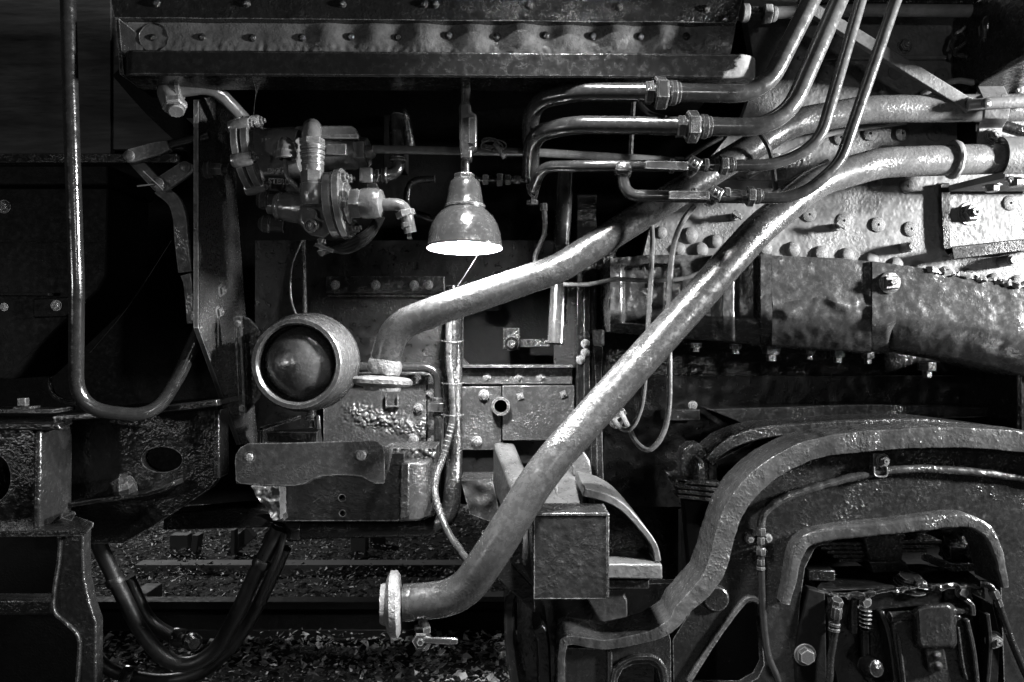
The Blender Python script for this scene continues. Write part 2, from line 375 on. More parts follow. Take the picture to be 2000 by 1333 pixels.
# centre bulkhead with the window opening
t = thing('frame_stretcher', 'riveted dark steel stretcher plate with a dark window opening in the centre', 'plate', P(880, 880, .44))
obj('back_sheet', B().prism([(498, 470), (1178, 470), (1178, 905), (498, 905)], .44, .46,
    [[(905, 562), (1082, 562), (1082, 714), (918, 714), (905, 700)]]), 'dark_sheet', t)
obj('top_strip', B().pbox(636, 540, 868, 574, .425, .44), 'black_steel', t, bevel=.002)
obj('lower_lip', B().pbox(640, 576, 868, 580, .41, .44), 'black_steel', t, bevel=.002)
for x in (655, 734, 809, 837): bolt(x, 557, .425, 6, t, SQ)
obj('angle_bar', B().pbox(893, 718, 1118, 751, .40, .44), 'panel_steel', t, bevel=.003)
obj('angle_shelf', B().pbox(893, 713, 1120, 719, .36, .44), 'panel_steel', t, bevel=.002)
for x in (951, 1013, 1056): bolt(x, 737, .40, 5.5, t, SQ)
obj('cover_plate', B().prism([(893, 755), (979, 755), (979, 862), (968, 880), (893, 880)], .405, .44), 'panel_steel', t, bevel=.003)
circ = lambda cx, cy, rx, ry=None, n=24: [(cx + rx * math.cos(2 * math.pi * i / n), cy + (ry or rx) * math.sin(2 * math.pi * i / n)) for i in range(n)]
obj('cover_plate', B().prism([(981, 753), (1122, 753), (1122, 861), (981, 861)], .392, .44), 'panel_steel', t, bevel=.003)
obj('port_ring', B().lathe([(LN(15), 0), (LN(21), 0), (LN(22), .012), (LN(22), .05), (LN(15), .05), (LN(15), 0)], P(978, 794, .36), (0, 1, 0), 24, cap=False), 'panel_steel', t)
obj('port_bore', B().lathe([(LN(15), 0), (0, 0)], P(978, 794, .385), (0, -1, 0), 24), 'dull_black', t)
for x, y in ((945, 772), (1016, 774), (1100, 770), (931, 862)): bolt(x, y, .395, 7, t, SQ)
# corroded lower left sheet, built as a lumpy grid
def relief(x0, y0, x1, y1, d, nx, ny, fn, thick=.02, shape=None):
    bd = B()
    for j in range(ny + 1):
        for i in range(nx + 1):
            u, v = i / nx, j / ny; px = x0 + (x1 - x0) * u; py = y0 + (y1 - y0) * v
            if shape: px, py = shape(u, v)
            p = P(px, py, d); p.y += fn(px, py, p); bd.v.append(p)
    for j in range(ny):
        for i in range(nx):
            a = j * (nx + 1) + i; bd.f.append((a, a + nx + 1, a + nx + 2, a + 1))
    n = len(bd.v); edge = [i for i in range(nx)] + [nx + j * (nx + 1) for j in range(ny)] + [ny * (nx + 1) + nx - i for i in range(nx)] + [(ny - j) * (nx + 1) for j in range(ny)]
    back = [bd.v[i] + Vector((0, thick, 0)) for i in edge]; k = len(edge); bd.v += back
    for i in range(k): bd.f.append((edge[i], edge[(i + 1) % k], n + (i + 1) % k, n + i))
    return bd
def corr(px, py, p):
    m = math.exp(-((py - (800 + (px - 660) * .25)) / 22) ** 2) * min(1, max(0, (px - 660) / 30))
    return -abs(noise.noise(p * 85)) * .016 * m - .010 * m * (noise.noise(p * 30) + .4) - noise.noise(p * 12) * .003
obj('corroded_sheet', relief(632, 738, 832, 872, .405, 110, 80, corr), 'panel_steel', t, smooth=60)
obj('edge_strip', B().pbox(835, 730, 851, 872, .40, .44), 'panel_steel', t, bevel=.002)
obj('top_band', B().pbox(690, 727, 836, 752, .40, .44), 'panel_steel', t, bevel=.002)
for x, y in ((813, 740), (840, 741), (842, 769), (817, 798), (842, 830), (808, 859), (844, 860)): bolt(x, y, .395, 6.5, t, SQ)
obj('lifting_clip', B().ribbon([(754, 770), (754, 794), (777, 794), (777, 770)], 3, .38, .40, 1), 'panel_steel', t)
# jumble seen through and above the window
pipe('hidden_pipe', fillet(pts3([(1060, 440, .52), (1000, 520, .5), (965, 560, .47), (960, 600, .5)]), .1), 20, 'dull_black', 'dark slanting pipe behind the lamp, above the window opening', 'pipe')
o = obj('collar_nut', B().lathe(hexprof(LN(22), .045), P(985, 528, .47), (-.5, -.2, -.6), 6), 'black_steel', None, 'loose hexagonal collar behind the lamp above the pale pipe', 'nut')
t2 = thing('window_bracket', 'dark hanger bracket with bolt inside the window opening', 'bracket', P(1000, 690, .5))
obj('strap', B().pbox(982, 640, 1016, 684, .5, .52), 'black_steel', t2, bevel=.003)
obj('boss', B().lathe([(LN(17), 0), (LN(17), .03), (LN(9), .04), (LN(9), .06), (0, .06)], P(999, 672, .5), (0, -1, 0), 18), 'black_steel', t2)
obj('arm', B().pbox(1016, 662, 1075, 679, .49, .52), 'black_steel', t2, bevel=.004)
pipe('hidden_pipe', catmull(pts3([(930, 500, .55), (890, 540, .53), (872, 600, .5), (868, 660, .5)])), 8, 'dull_black', 'dark curving cable dropping left of the pale pipe under the lamp', 'cable', seg=10)
# black column and post right of the window
t = thing('frame_upright', 'tall black greasy frame upright behind the crossing pipes', 'upright', P(1150, 940, .4))
obj('column', B().pbox(1126, 380, 1166, 960, .36, .6), 'oily_black', t, bevel=.004)
obj('column_strip', B().pbox(1140, 540, 1152, 960, .35, .36), 'oily_black', t, bevel=.002)
for x, y in ((1143, 672), (1143, 690), (1134, 703)): bolt(x, y, .35, 6, t, SQ)
t = thing('angle_post', 'narrow upright angle post with ragged top right of the window opening', 'post', P(1172, 950, .3))
obj('web', B().prism([(1158, 655), (1178, 650), (1174, 760), (1179, 952), (1166, 952), (1164, 760)], .30, .312).lump(.002, 60), 'black_steel', t)
obj('flange', B().pbox(1154, 760, 1166, 952, .30, .36), 'oily_black', t, bevel=.002)
obj('cap_lump', B().box(P(1170, 660, .295), (.034, .02, .05)).lump(.008, 60), 'worn_edge', t, bevel=.006)
# ================================================================== running board valance
t = thing('running_board_valance', 'riveted running board edge with dented skirt and thick bar along the top', 'valance', P(850, 150, -.12))
obj('upper_plate', relief(0, 0, 1, 1, -.135, 120, 8, lambda px, py, p: noise.noise(p * 9) * .003, .03, lambda u, v: (212 + (10 * v) + u * (1244 - 28 * v), -22 + v * (57 + 10 * u))), 'black_steel', t, smooth=60)
rv = [395, 493, 590, 685, 777, 876, 970, 1065, 1157, 1250, 1340]
def dent(px, py, p):
    v = (py - 34) / 72; k = 0
    d = min(abs(px - r) for r in rv) if px < 1390 else 46
    k = .5 - .5 * math.cos(min(1, d / 47) * math.pi)
    bay = sum(px > r for r in rv); amp = (.009, .012, .008, .014, .011, .016, .013, .017, .012, .015, .014, .01)[bay % 12] * min(1, max(.15, (px - 380) / 300)) * math.sin(max(0, min(1, v)) * math.pi) ** .7
    rough = max(0, v - .55) * 2
    return -k * amp + noise.noise(p * 9) * .004 + noise.noise(p * 75) * .0035 * rough - (0.003 if v < .12 + .08 * noise.noise(Vector((px * .02, 0, 0))) else 0)
obj('skirt_plate', relief(0, 0, 1, 1, -.105, 420, 26, dent, .02, lambda u, v: (226 + u * (1213 - 14 * v), 34 + v * 76)), 'skirt_paint', t, smooth=60)
def rounded(x0, x1, y0, y1, rl, rr, n=8):
    out = [(x0, y1)]
    out += [(x0 + rl - rl * math.cos(a), y0 + rl - rl * math.sin(a)) for a in [math.pi / 2 * i / n for i in range(n + 1)]]
    out += [(x1 - rr + rr * math.sin(a), y0 + rr - rr * math.cos(a)) for a in [math.pi / 2 * i / n for i in range(n + 1)]]
    return out + [(x1, y1)]
pl = rounded(P(236, 0, -.2).x, P(1487, 0, -.2).x, -.2, -.085, .03, .055)
bar = B(); n = len(pl)
zt = lambda x: P(0, 97 + 9 * (x + 1) / 1.7, -.2).z
zb = lambda x: P(0, 147 + 6 * (x + 1) / 1.7, -.2).z
# subdivide the long front edge so the bar can be slightly uneven
pl2 = []
for a, c in zip(pl, pl[1:]):
    k = max(1, int(abs(c[0] - a[0]) / .03))
    for j in range(k): pl2.append((a[0] + (c[0] - a[0]) * j / k, a[1] + (c[1] - a[1]) * j / k))
pl2.append(pl[-1]); n = len(pl2)
for x, y in pl2: bar.v.append(Vector((x, y + .0015 * noise.noise(Vector((x * 8, 0, 0))), zt(x) + .0015 * noise.noise(Vector((x * 14, 3, 0))))))
for x, y in pl2: bar.v.append(Vector((x, y, zb(x) + .002 * noise.noise(Vector((x * 14, 9, 0))))))
bar.f = [tuple(range(n)), tuple(range(2 * n - 1, n - 1, -1))] + [(i, i + n, (i + 1) % n + n, (i + 1) % n) for i in range(n)]
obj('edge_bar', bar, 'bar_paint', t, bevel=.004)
for r in rv: inst('rivet', RIV(), t, P(r, 72 + random.uniform(-2, 3), -.103), LN(8))
for r, yy in ((305, 7), (481, 7), (668, 8), (830, 8), (850, 9), (1033, 11), (1209, 14), (1379, 18), (1415, 38)): inst('rivet', RIV(), t, P(r, yy, -.135), LN(7.5))
obj('patch_ring', B().lathe([(LN(10), -.01), (LN(24), -.01), (LN(27), .002), (LN(29), -.012)], P(301, 74, -.105), (0, -1, 0), 28).lump(.003, 70), 'lagging', t)
inst('rivet', RIV(), t, P(300, 75, -.1), LN(8))
obj('end_flange', B().prism([(226, 36), (232, 36), (242, 146), (234, 146)], -.19, -.09).lump(.002, 50), 'black_steel', t)
obj('backing', B().pbox(232, 36, 1420, 146, -.08, .6), 'dull_black', t)
# ================================================================== firebox side
t = thing('firebox_side', 'rough firebox side plate studded with stay bolts at upper right', 'firebox', P(1600, 520, .3))
def fb(px, py, p):
    k = .5 + .5 * noise.noise(p * 5 + Vector((3, 1, 2)))
    return noise.noise(p * 45) * .0006 - max(0, noise.noise(p * 110)) * .0034 * k + noise.noise(p * 9) * .003
fl = lambda py: next((a[1] + (c[1] - a[1]) * (py - a[0]) / (c[0] - a[0]) for a, c in zip(FE, FE[1:]) if py <= c[0]), FE[-1][1])
FE = [(-80, 1440), (60, 1462), (150, 1478), (230, 1450), (300, 1395), (360, 1318), (420, 1276), (560, 1240)]
obj('plate', relief(0, 0, 1, 1, .30, 400, 270, fb, .05, lambda u, v: (fl(-80 + 640 * v) + (2200 - fl(-80 + 640 * v)) * u, -80 + 640 * v)), 'firebox_plate', t, smooth=60)
stays = [(1698, 262), (1760, 262), (1824, 262), (1887, 265), (1640, 270), (1708, 357), (1770, 365), (1838, 372), (1579, 420), (1646, 432), (1713, 440), (1777, 448), (1580, 345), (1971, 398), (1845, 452), (1612, 145), (1677, 142), (1748, 142), (1545, 250), (1482, 330), (1838, 150)]
for x, y in stays: inst('stay_bolt', STAY(), t, P(x, y, .303), LN(15, .3), (0, -1, 0), random.random() * 6)
for x, y, r in ((1290, 455, 13), (1346, 461, 17), (1396, 472, 14), (1367, 489, 16), (1325, 487, 14), (1492, 486, 16), (1547, 488, 16), (1600, 497, 17), (1652, 500, 16), (1700, 508, 16), (1748, 518, 16), (1795, 525, 15), (1845, 535, 15), (1890, 540, 15), (1940, 548, 15), (1985, 552, 15)):
    inst('rivet', RIVL(), t, P(x, y, .303), LN(r, .3), (0, -1, 0))
for x, y, r in ((1765, 92, 9), (1630, 62, 7)): inst('stud_nut', HEXS(), t, P(x, y, .302), LN(r + 3, .3))
def stud(px, py, l, r, parent):
    a = P(px, py, .3); obj('projecting_stud', B().lathe([(LN(r), 0), (LN(r), l * .8), (LN(r) * .75, l * .82), (LN(r) * .75, l), (0, l)], a, (0, -1, 0), 14), 'firebox_plate', parent)
stud(1765, 485, .06, 11, t); stud(1955, 512, .07, 12, t)
def plug(px, py):
    a = P(px, py, .3); bd = B().lathe([(LN(9), 0), (LN(9), .03), (LN(6), .032), (LN(6), .055), (0, .055)], a, (0, -1, 0), 10).box(a + Vector((0, -.05, 0)), (.034, .012, .012), Matrix.Rotation(.6, 3, 'Y')); obj('plug', bd.lump(.003, 60), 'firebox_plate', t)
plug(1630, 445); plug(1432, 425)
# corrugated ledges low on the plate (lap joint)
obj('lap_strip', relief(1420, 300, 1585, 352, .29, 80, 30, lambda px, py, p: -abs(noise.noise(p * 70)) * .008, .02), 'firebox_plate', t, smooth=60)
obj('patch_plate', relief(1848, 382, 1922, 490, .285, 40, 50, lambda px, py, p: noise.noise(p * 60) * .002, .02), 'firebox_plate', t, smooth=60)
inst('patch_nut', HEXS(), t, P(1893, 418, .285), LN(17, .28))
# recessed dark corner at upper right with valve body
obj('recess_band', B().pbox(1560, 108, 1850, 116, .285, .30), 'firebox_plate', t, bevel=.003)
# ================================================================== lagged band below the firebox
def band(x0, x1, top, fold, bot, d, dbot, amp, nx=60, ny=26, tb=.02, dl=None):
    bd = B()
    for j in range(ny + 1):
        for i in range(nx + 1):
            u = i / nx; v = j / ny; px = x0 + (x1 - x0) * u; tt, ff, bb = top(px), fold(px), bot(px)
            if v < .62: py = tt + (ff - tt) * v / .62; y = d
            else: k = (v - .62) / .38; py = ff + (bb - ff) * k; y = d + (dbot - d) * (k ** 1.4)
            p = P(px, py, y); f = noise.noise(p * 16) * amp + noise.noise(p * 45) * amp * .5
            f += (dl(px, py, p) if dl else 0); p.y += f; bd.v.append(p)
    for j in range(ny):
        for i in range(nx):
            a = j * (nx + 1) + i; bd.f.append((a, a + nx + 1, a + nx + 2, a + 1))
    n = len(bd.v); edge = [i for i in range(nx)] + [nx + j * (nx + 1) for j in range(ny)] + [ny * (nx + 1) + nx - i for i in range(nx)] + [(ny - j) * (nx + 1) for j in range(ny)]
    back = [Vector((bd.v[i].x, .36, bd.v[i].z)) for i in edge]; k = len(edge); bd.v += back
    for i in range(k): bd.f.append((edge[i], edge[(i + 1) % k], n + (i + 1) % k, n + i))
    return bd
lin = lambda *q: (lambda x: next((a[1] + (b[1] - a[1]) * (x - a[0]) / (b[0] - a[0]) for a, b in zip(q, q[1:]) if x <= b[0]), q[-1][1]))
t = thing('foundation_ring_cover', 'lumpy black painted foundation cover bulging below the firebox', 'cover', P(1600, 720, .2))
crack = lambda px, py, p: -.006 * max(0, 1 - abs(px - (1900 + 18 * math.sin(py * .06)) - 20) / 7) - .006 * max(0, 1 - abs(px - (1968 + 14 * math.sin(py * .05))) / 7) * (py < 640)
obj('end_section', band(1745, 2180, lin((1740, 516), (1830, 527), (2000, 557), (2200, 590)), lin((1740, 622), (1880, 632), (2000, 660), (2200, 700)), lin((1740, 680), (1880, 705), (2000, 735), (2200, 770)), .10, .18, .003, 110, 40), 'lagging', t, smooth=60)
wr = lambda px, py, p: -.016 * math.exp(-((py - (598 + 8 * math.sin(px * .05))) / 15) ** 2) * (noise.noise(Vector((px * .03, py * .03, 0))) + .5)
obj('raised_section', band(1508, 1702, lin((1500, 499), (1640, 505), (1700, 511)), lin((1500, 612), (1700, 624)), lin((1500, 676), (1700, 690)), .08, .16, .0035, 80, 40, dl=wr), 'lagging', t, smooth=60)
obj('seam_strip', band(1486, 1508, lin((1480, 497), (1510, 497)), lin((1480, 612), (1510, 612)), lin((1480, 672), (1510, 676)), .06, .20, .006, 12, 30), 'lagging', t, smooth=60)
obj('clamp_strip', band(1704, 1750, lin((1700, 510), (1750, 517)), lin((1700, 628), (1750, 628)), lin((1700, 693), (1735, 690), (1750, 640)), .07, .22, .003, 16, 30), 'lagging', t, smooth=60)
obj('left_section', band(1192, 1484, lin((1190, 505), (1270, 498), (1484, 500)), lin((1190, 610), (1484, 622)), lin((1190, 648), (1484, 672)), .11, .19, .004, 90, 34, dl=lambda px, py, p: -.03 * max(0, min(1, (px - 1392) / 12, (1440 - px) / 12)) + .035 * max(0, min(1, (px - 1214) / 10, (1330 - px) / 30)) * (1 if 520 < py < 632 else 0)), 'lagging', t, smooth=60)
inst('clamp_bolt', shared('square_bolt', mk_square, 'bolt_steel'), t, P(1737, 553, .068), LN(14, .07))
def mk_hang(): return B().lathe([(1, 0), (1, .8), (.9, .95), (.55, .95), (.55, 1.7), (.4, 1.8)], O0, Z, 6)
for x, y, r in ((1360, 670, 10), (1437, 672, 11), (1506, 676, 17), (1580, 680, 13), (1636, 684, 14), (1695, 688, 13), (1810, 708, 17)):
    inst('hanging_bolt', shared('hanging_bolt', mk_hang, 'oily_black'), t, P(x, y, .2), LN(r, .2), (0, 0, -1), random.random())
edge = catmull(pts3([(1810, 525, .10), (1870, 535, .098), (1930, 546, .097), (2040, 565, .097)]))
obj('edge_bead', B().sweep(dense(edge, .004), .007, 8).lump(.010, 75), 'worn_edge', t)
t = thing('underframe_rail', 'oily black underframe rail with ledges below the foundation cover', 'rail', P(1500, 820, .5))
obj('rail_face', relief(1180, 735, 2160, 990, .52, 160, 50, lambda px, py, p: noise.noise(p * 30) * .004, .04), 'dark_sheet', t, smooth=60)
obj('shade_box', B().pbox(1990, 690, 2200, 850, .20, .56), 'oily_black', t, bevel=.01)  # box added to keep light out from under the cover
obj('ledge', B().prism([(1385, 800), (1700, 790), (2100, 800), (2100, 812), (1600, 822), (1470, 836)], .36, .5), 'oily_black', t, bevel=.003)
obj('ledge', B().pbox(1300, 800, 1368, 822, .40, .5), 'oily_black', t, bevel=.003)
inst('stud', SQ(), t, P(1353, 792, .42), LN(6, .4))
# ================================================================== tall pipe at left
path = fillet(pts3([(132, -30, -.17), (138, 200, -.16), (150, 560, -.14), (148, 800, -.1), (300, 815, -.04), (352, 730, .02), (392, 640, .06)]), [.5, .6, .16, .2, .3], 12)
pipe('bent_handrail_pipe', path, 14, 'pipe_paint', 'tall slim pipe curving into a U at the left edge', 'pipe', seg=20)
# ================================================================== upright gusset, its right face seen obliquely
GX = P(388, 0, -.05).x
t = thing('upright_gusset', 'tall speckled steel gusset plate tapering to a point above the shelf bracket', 'gusset', (GX, .1, P(0, 865, .2).z))
def gy(px): return Y_at(px, GX)
def gp(px, py): y = gy(px); return P(px, py, y)
poly = [gp(388, 195), gp(388, 640), gp(470, 868), gp(505, 868), gp(482, 640), gp(464, 400), gp(452, 180)]
obj('plate', B().extrude(poly, (-.012, 0, 0)), 'speckled_steel', t, bevel=.002)
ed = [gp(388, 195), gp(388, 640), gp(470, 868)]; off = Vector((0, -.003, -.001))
for a_, c_ in zip(ed, ed[1:]): obj('edge_strip', B().extrude([a_ + off, c_ + off, c_ + Vector((0, .006, 0)), a_ + Vector((0, .006, 0))], (-.0125, 0, 0)), 'dusty_cast', t)  # pale strip added so the front edge looks lit
for x, y, r in ((430, 568, 9), (425, 610, 9)): inst('bolt', SQ(), t, gp(x, y), LN(r), (1, 0, 0), .3)
o = thing('pivot_bolt', 'large horizontal pivot bolt with nut through the upright gusset', 'bolt', gp(400, 332))
bx = gp(402, 332)
obj('collar', B().lathe([(LN(17), 0), (LN(17), .012), (LN(13), .016)], bx, (1, 0, 0), 20), 'bolt_steel', o)
obj('nut', B().lathe(hexprof(LN(13), .03), bx + Vector((.016, 0, 0)), (1, 0, 0), 6), 'bolt_steel', o)
obj('shank', B().lathe([(LN(7), -.08), (LN(7), .055), (LN(5), .06)], bx, (1, 0, 0), 14), 'bolt_steel', o)
t = thing('slotted_bracket', 'narrow slotted bracket on a fin plate left of the round drum', 'bracket', P(465, 810, .08))
obj('slotted_strip', B().prism([(456, 620), (470, 618), (479, 806), (468, 812)], .055, .065, [[(462, 640), (468, 640), (474, 790), (467, 790)]]), 'panel_steel', t)
obj('fin', B().prism([(472, 618), (486, 622), (512, 650), (515, 770), (480, 808)], .075, .083), 'black_steel', t, bevel=.001)
bolt(464, 632, .055, 5, t); bolt(473, 798, .055, 5, t)
# ================================================================== linkage left of the gusset
t = thing('brake_linkage', 'pinned lever linkage with clevis rod hanging left of the upright gusset', 'linkage', P(310, 630, -.04))
obj('clevis', B().prism([(243, 297), (250, 290), (300, 277), (325, 274), (332, 292), (310, 303), (262, 316), (248, 318), (242, 308)], -.07, -.045), 'valve_metal', t, bevel=.003)
obj('rod', B().sweep(pts3([(322, 286, -.055), (395, 268, -.03), (408, 265, -.03)]), [LN(9), LN(8), LN(7)], 12), 'pipe_paint', t)
obj('short_link', B().ribbon([(254, 305), (310, 365)], 24, -.04, -.025, 2), 'valve_metal', t, bevel=.002)
obj('rocker', B().prism([(300, 350), (350, 318), (365, 315), (377, 322), (377, 335), (365, 345), (322, 375), (305, 374), (297, 364)], -.055, -.04), 'valve_metal', t, bevel=.003)
obj('long_lever', B().ribbon([(308, 368), (338, 392), (350, 425), (354, 470), (361, 532)], [24, 26, 27, 28, 27], -.03, -.015, 6), 'valve_metal', t, bevel=.002)
obj('lever_tip', B().ribbon([(362, 536), (367, 560), (373, 632)], [22, 17, 17], -.032, -.012, 4), 'valve_metal', t, bevel=.002)
def mk_pin(): return B().lathe([(1, 0), (1, .3), (.7, .55), (.3, .65), (0, .66)], O0, Z, 16)
PIN = lambda: shared('pin', mk_pin, 'bolt_steel')
bolt(253, 305, -.07, 11, t, PIN, 'pin'); bolt(361, 327, -.055, 11, t, PIN, 'pin'); bolt(309, 361, -.056, 13, t, PIN, 'pin')
obj('cotter', B().sweep(pts3([(268, 364, -.08), (306, 360, -.078), (320, 367, -.075)]), LN(1.6), 6).sweep(pts3([(279, 335, -.08), (306, 360, -.08), (318, 372, -.075)]), LN(1.6), 6), 'wire', t)
# ================================================================== elbow pipe at the top left
t = thing('overflow_pipe', 'curved pipe ending in a hexagonal elbow under the running board', 'pipe', P(335, 190, -.1))
obj('tube', B().sweep(fillet(pts3([(345, 177, -.10), (415, 168, -.08), (500, 258, .06)]), .07), LN(13.5), 18), 'valve_metal', t)
obj('elbow', B().sweep(fillet(pts3([(356, 176, -.10), (322, 176, -.10), (336, 208, -.13)]), .03), LN(17), 18), 'valve_metal', t)
nut('hex_nut', P(341, 207, -.135), (.25, -.45, -.75), 23, 18, t, 'valve_metal'); nut('bore_ring', P(344, 216, -.15), (.25, -.45, -.75), 15, 8, t, 'valve_metal', 20)
nut('collar', P(351, 176, -.10), (1, .1, .1), 21, 9, t, 'valve_metal', 20)
obj('hanger', B().pbox(349, 148, 356, 166, -.09, -.08), 'black_steel', t)
# ================================================================== brake valve
V = thing('brake_valve', 'cluster of cast brake valve bodies with round flanges left of the lamp', 'valve', P(610, 480, -.05))
vm = 'valve_metal'
n1 = Vector((.98, -.03, .14)).normalized()
c0 = P(477, 306, -.02)
def disc(nm, c, ax, r, th, m=vm, par=V): return obj(nm, B().lathe([(r * .93, 0), (r, th * .15), (r, th * .85), (r * .95, th), (0, th)], c, ax, 40), m, par, bevel=0)
d1 = disc('end_flange', c0, n1, LN(73), .022)
d2 = disc('end_flange', c0 + n1 * .025, n1, LN(72), .024)
q = n1.to_track_quat('Z', 'Y')
for k in range(6):
    a = k * math.pi / 3 + .35; v = q @ Vector((math.cos(a) * LN(68), math.sin(a) * LN(68), 0))
    o = inst('flange_bolt', HEXS(), V, c0 + v + n1 * .046, LN(9), n1, k)
    obj('bolt_lug', B().lathe([(LN(13), -.002), (LN(14), .004), (LN(14), .048), (LN(12), .052)], c0 + v * .98, n1, 14), vm, V)
bx = c0 + n1 * .045; ax1 = Vector((.95, -.12, .02)).normalized()
body = obj('main_body', B().lathe([(LN(60), -.01), (LN(52), .02), (LN(50), .03), (LN(50), .11), (LN(46), .13), (LN(22), .14)], bx + Vector((-.01, .012, 0)), ax1, 32), vm, V)
obj('base_foot', B().loft([(512, 345), (580, 352), (596, 380), (520, 372)], .0, [(512, 345), (580, 352), (590, 375), (520, 372)], .1), vm, V, bevel=.006)
def raised(txt, px, py, y, size, rot, par):
    cu = bpy.data.curves.new('raised_lettering', 'FONT'); cu.body = txt; cu.size = LN(size, y); cu.extrude = .003; cu.bevel_depth = .0005; cu.align_x = 'CENTER'
    tmp = bpy.data.objects.new('tmp', cu); COL.objects.link(tmp); bpy.context.view_layer.update()
    me = bpy.data.meshes.new_from_object(tmp.evaluated_get(bpy.context.evaluated_depsgraph_get())); bpy.data.objects.remove(tmp); bpy.data.curves.remove(cu)
    me.materials.clear(); me.materials.append(MATS[vm]); o = bpy.data.objects.new('raised_lettering', me)
    o.rotation_euler = (Matrix.Rotation(rot, 4, 'Y') @ Matrix.Rotation(R(90), 4, 'X')).to_euler()
    return link(o, par, P(px, py, y))
raised('ESCO', 541, 340, -.075, 15, .0, V); raised('STERU', 546, 360, -.058, 15, .05, V)
for k in range(7): obj('cast_mark', B().pbox(510 + 7 * (k % 3), 270 + 12 * (k // 3), 514 + 7 * (k % 3), 279 + 12 * (k // 3), -.082, -.06), vm, V, bevel=.001)
obj('rear_cover', B().prism(rounded(570, 699, 245, 268, 14, 18, 6), -.06, .06), vm, V, bevel=.006)
obj('cover_lip', B().pbox(568, 262, 700, 271, -.065, .06), vm, V, bevel=.003)
obj('upper_cylinder', B().lathe([(LN(30), 0), (LN(31), .01), (LN(31), .155), (LN(26), .17)], P(586, 300, -.01), (1, 0, -.02), 28), vm, V)
obj('name_plate', B().pbox(636, 281, 676, 303, -.062, -.04), vm, V, bevel=.002)
obj('hex_end', B().lathe(hexprof(LN(31), .032, .06), P(697, 300, -.015), (1, -.15, 0), 6, .5), vm, V, bevel=.001)
obj('end_dome', B().lathe([(LN(15), 0), (LN(14), .01), (LN(10), .02), (LN(4), .025), (0, .026)], P(718, 299, -.02), (1, -.15, 0), 18), vm, V)
# vertical riser
dn = Vector((.03, -.02, -1)).normalized(); a0 = P(608, 262, -.12)
obj('riser_elbow', B().sweep(catmull([P(612, 262, -.03), P(611, 252, -.06), P(609, 250, -.09), P(609, 258, -.115), P(609, 276, -.12)], 5), [LN(17)] * 21, 20), vm, V)
obj('riser_dome', B().lathe([(0, -.034), (LN(7), -.032), (LN(13), -.024), (LN(17), -.010), (LN(18), .004), (LN(18), .02)], a0, dn, 24), vm, V)
def seg_ring(nm, py0, py1, r, sides=24, par=V):
    p0, p1 = P(609 + (py0 - 262) * .03, py0, -.12), P(609 + (py1 - 262) * .03, py1, -.12); l = (p1 - p0).length
    pr = hexprof(LN(r), l, .08) if sides == 6 else [(LN(r) * .94, 0), (LN(r), l * .12), (LN(r), l * .88), (LN(r) * .94, l)]
    return obj(nm, B().lathe(pr, p0, p1 - p0, sides, .2), vm, par)
seg_ring('riser_nut', 271, 284, 23, 6)
rb = seg_ring('riser_sleeve', 284, 340, 20)
for a, c, r in ((286, 294, 22.5), (297, 304, 23), (306, 311, 22), (317, 323, 21)): seg_ring('sleeve_ring', a, c, r, par=rb)
seg_ring('riser_nut', 335, 359, 22.5, 6)
p0, p1 = P(612, 356, -.12), P(613, 402, -.12); l = (p1 - p0).length
obj('riser_cup', B().lathe([(LN(21), 0), (LN(24.5), l * .1), (LN(25), l * .5), (LN(23.5), l * .85), (LN(20), l)], p0, p1 - p0, 24), vm, V)
# small elbow with its thin tube
obj('small_elbow', B().lathe([(0, 0), (LN(8), .003), (LN(14), .012), (LN(17), .026), (LN(17), .036), (LN(19.5), .038), (LN(19.5), .056), (LN(14), .058), (LN(13), .04)], P(557, 268, -.12), (.04, 0, -1), 24), vm, V)
obj('elbow_shank', B().sweep(pts3([(557, 292, -.11), (575, 290, -.03)]), LN(15), 16), vm, V)
obj('sensing_tube', B().sweep(fillet(pts3([(556, 300, -.11), (559, 340, -.11), (565, 352, -.11), (592, 376, -.09)]), .02), LN(4.5), 10), vm, V)
# lower body
obj('lower_barrel', B().lathe([(LN(17), -.02), (LN(17), 0), (LN(25), .002), (LN(28), .008), (LN(28), .014), (LN(26), .016), (LN(29), .03), (LN(30), .08), (LN(34), .15), (LN(34), .2)], P(540, 403, -.02), (.96, -.12, -.1), 28), vm, V)
obj('lower_casting', B().loft([(585, 402), (650, 392), (652, 452), (632, 466), (606, 461), (583, 434)], -.09, [(585, 402), (650, 392), (652, 445), (632, 455), (600, 452), (583, 434)], .04).lump(.002, 30), vm, V, bevel=.008, seg=3)
obj('cast_rib', B().ribbon([(600, 408), (616, 414), (620, 428), (646, 436)], 4, -.097, -.085, 4), vm, V)
obj('round_boss', B().lathe([(LN(13), 0), (LN(13), .012), (LN(10), .014), (LN(9), .006), (LN(5), .006), (LN(5), .012), (0, .012)], P(609, 441, -.088), (-.1, -1, -.2), 20), vm, V)
n2 = Vector((.99, -.04, .10)).normalized(); c2 = P(643, 402, -.075)
disc('clamp_flange', c2, n2, LN(62), .026); disc('clamp_flange', c2 + n2 * .028, n2, LN(66), .022)
q2 = n2.to_track_quat('Z', 'Y')
for k in range(6):
    a = k * math.pi / 3 + .15; v = q2 @ Vector((math.cos(a) * LN(54), math.sin(a) * LN(54), 0))
    inst('flange_bolt', HEXS(), V, c2 + v + n2 * .05, LN(9), n2, k)
obj('hub', B().lathe([(LN(40), 0), (LN(36), .008), (LN(26), .012), (LN(26), .03)], c2 + n2 * .05, n2, 28), vm, V)
a2 = Vector((1, -.12, -.02)).normalized()
obj('cap_nut_hex', B().lathe(hexprof(LN(29), .028, .06), P(688, 398, -.14), a2, 6, .2), vm, V)
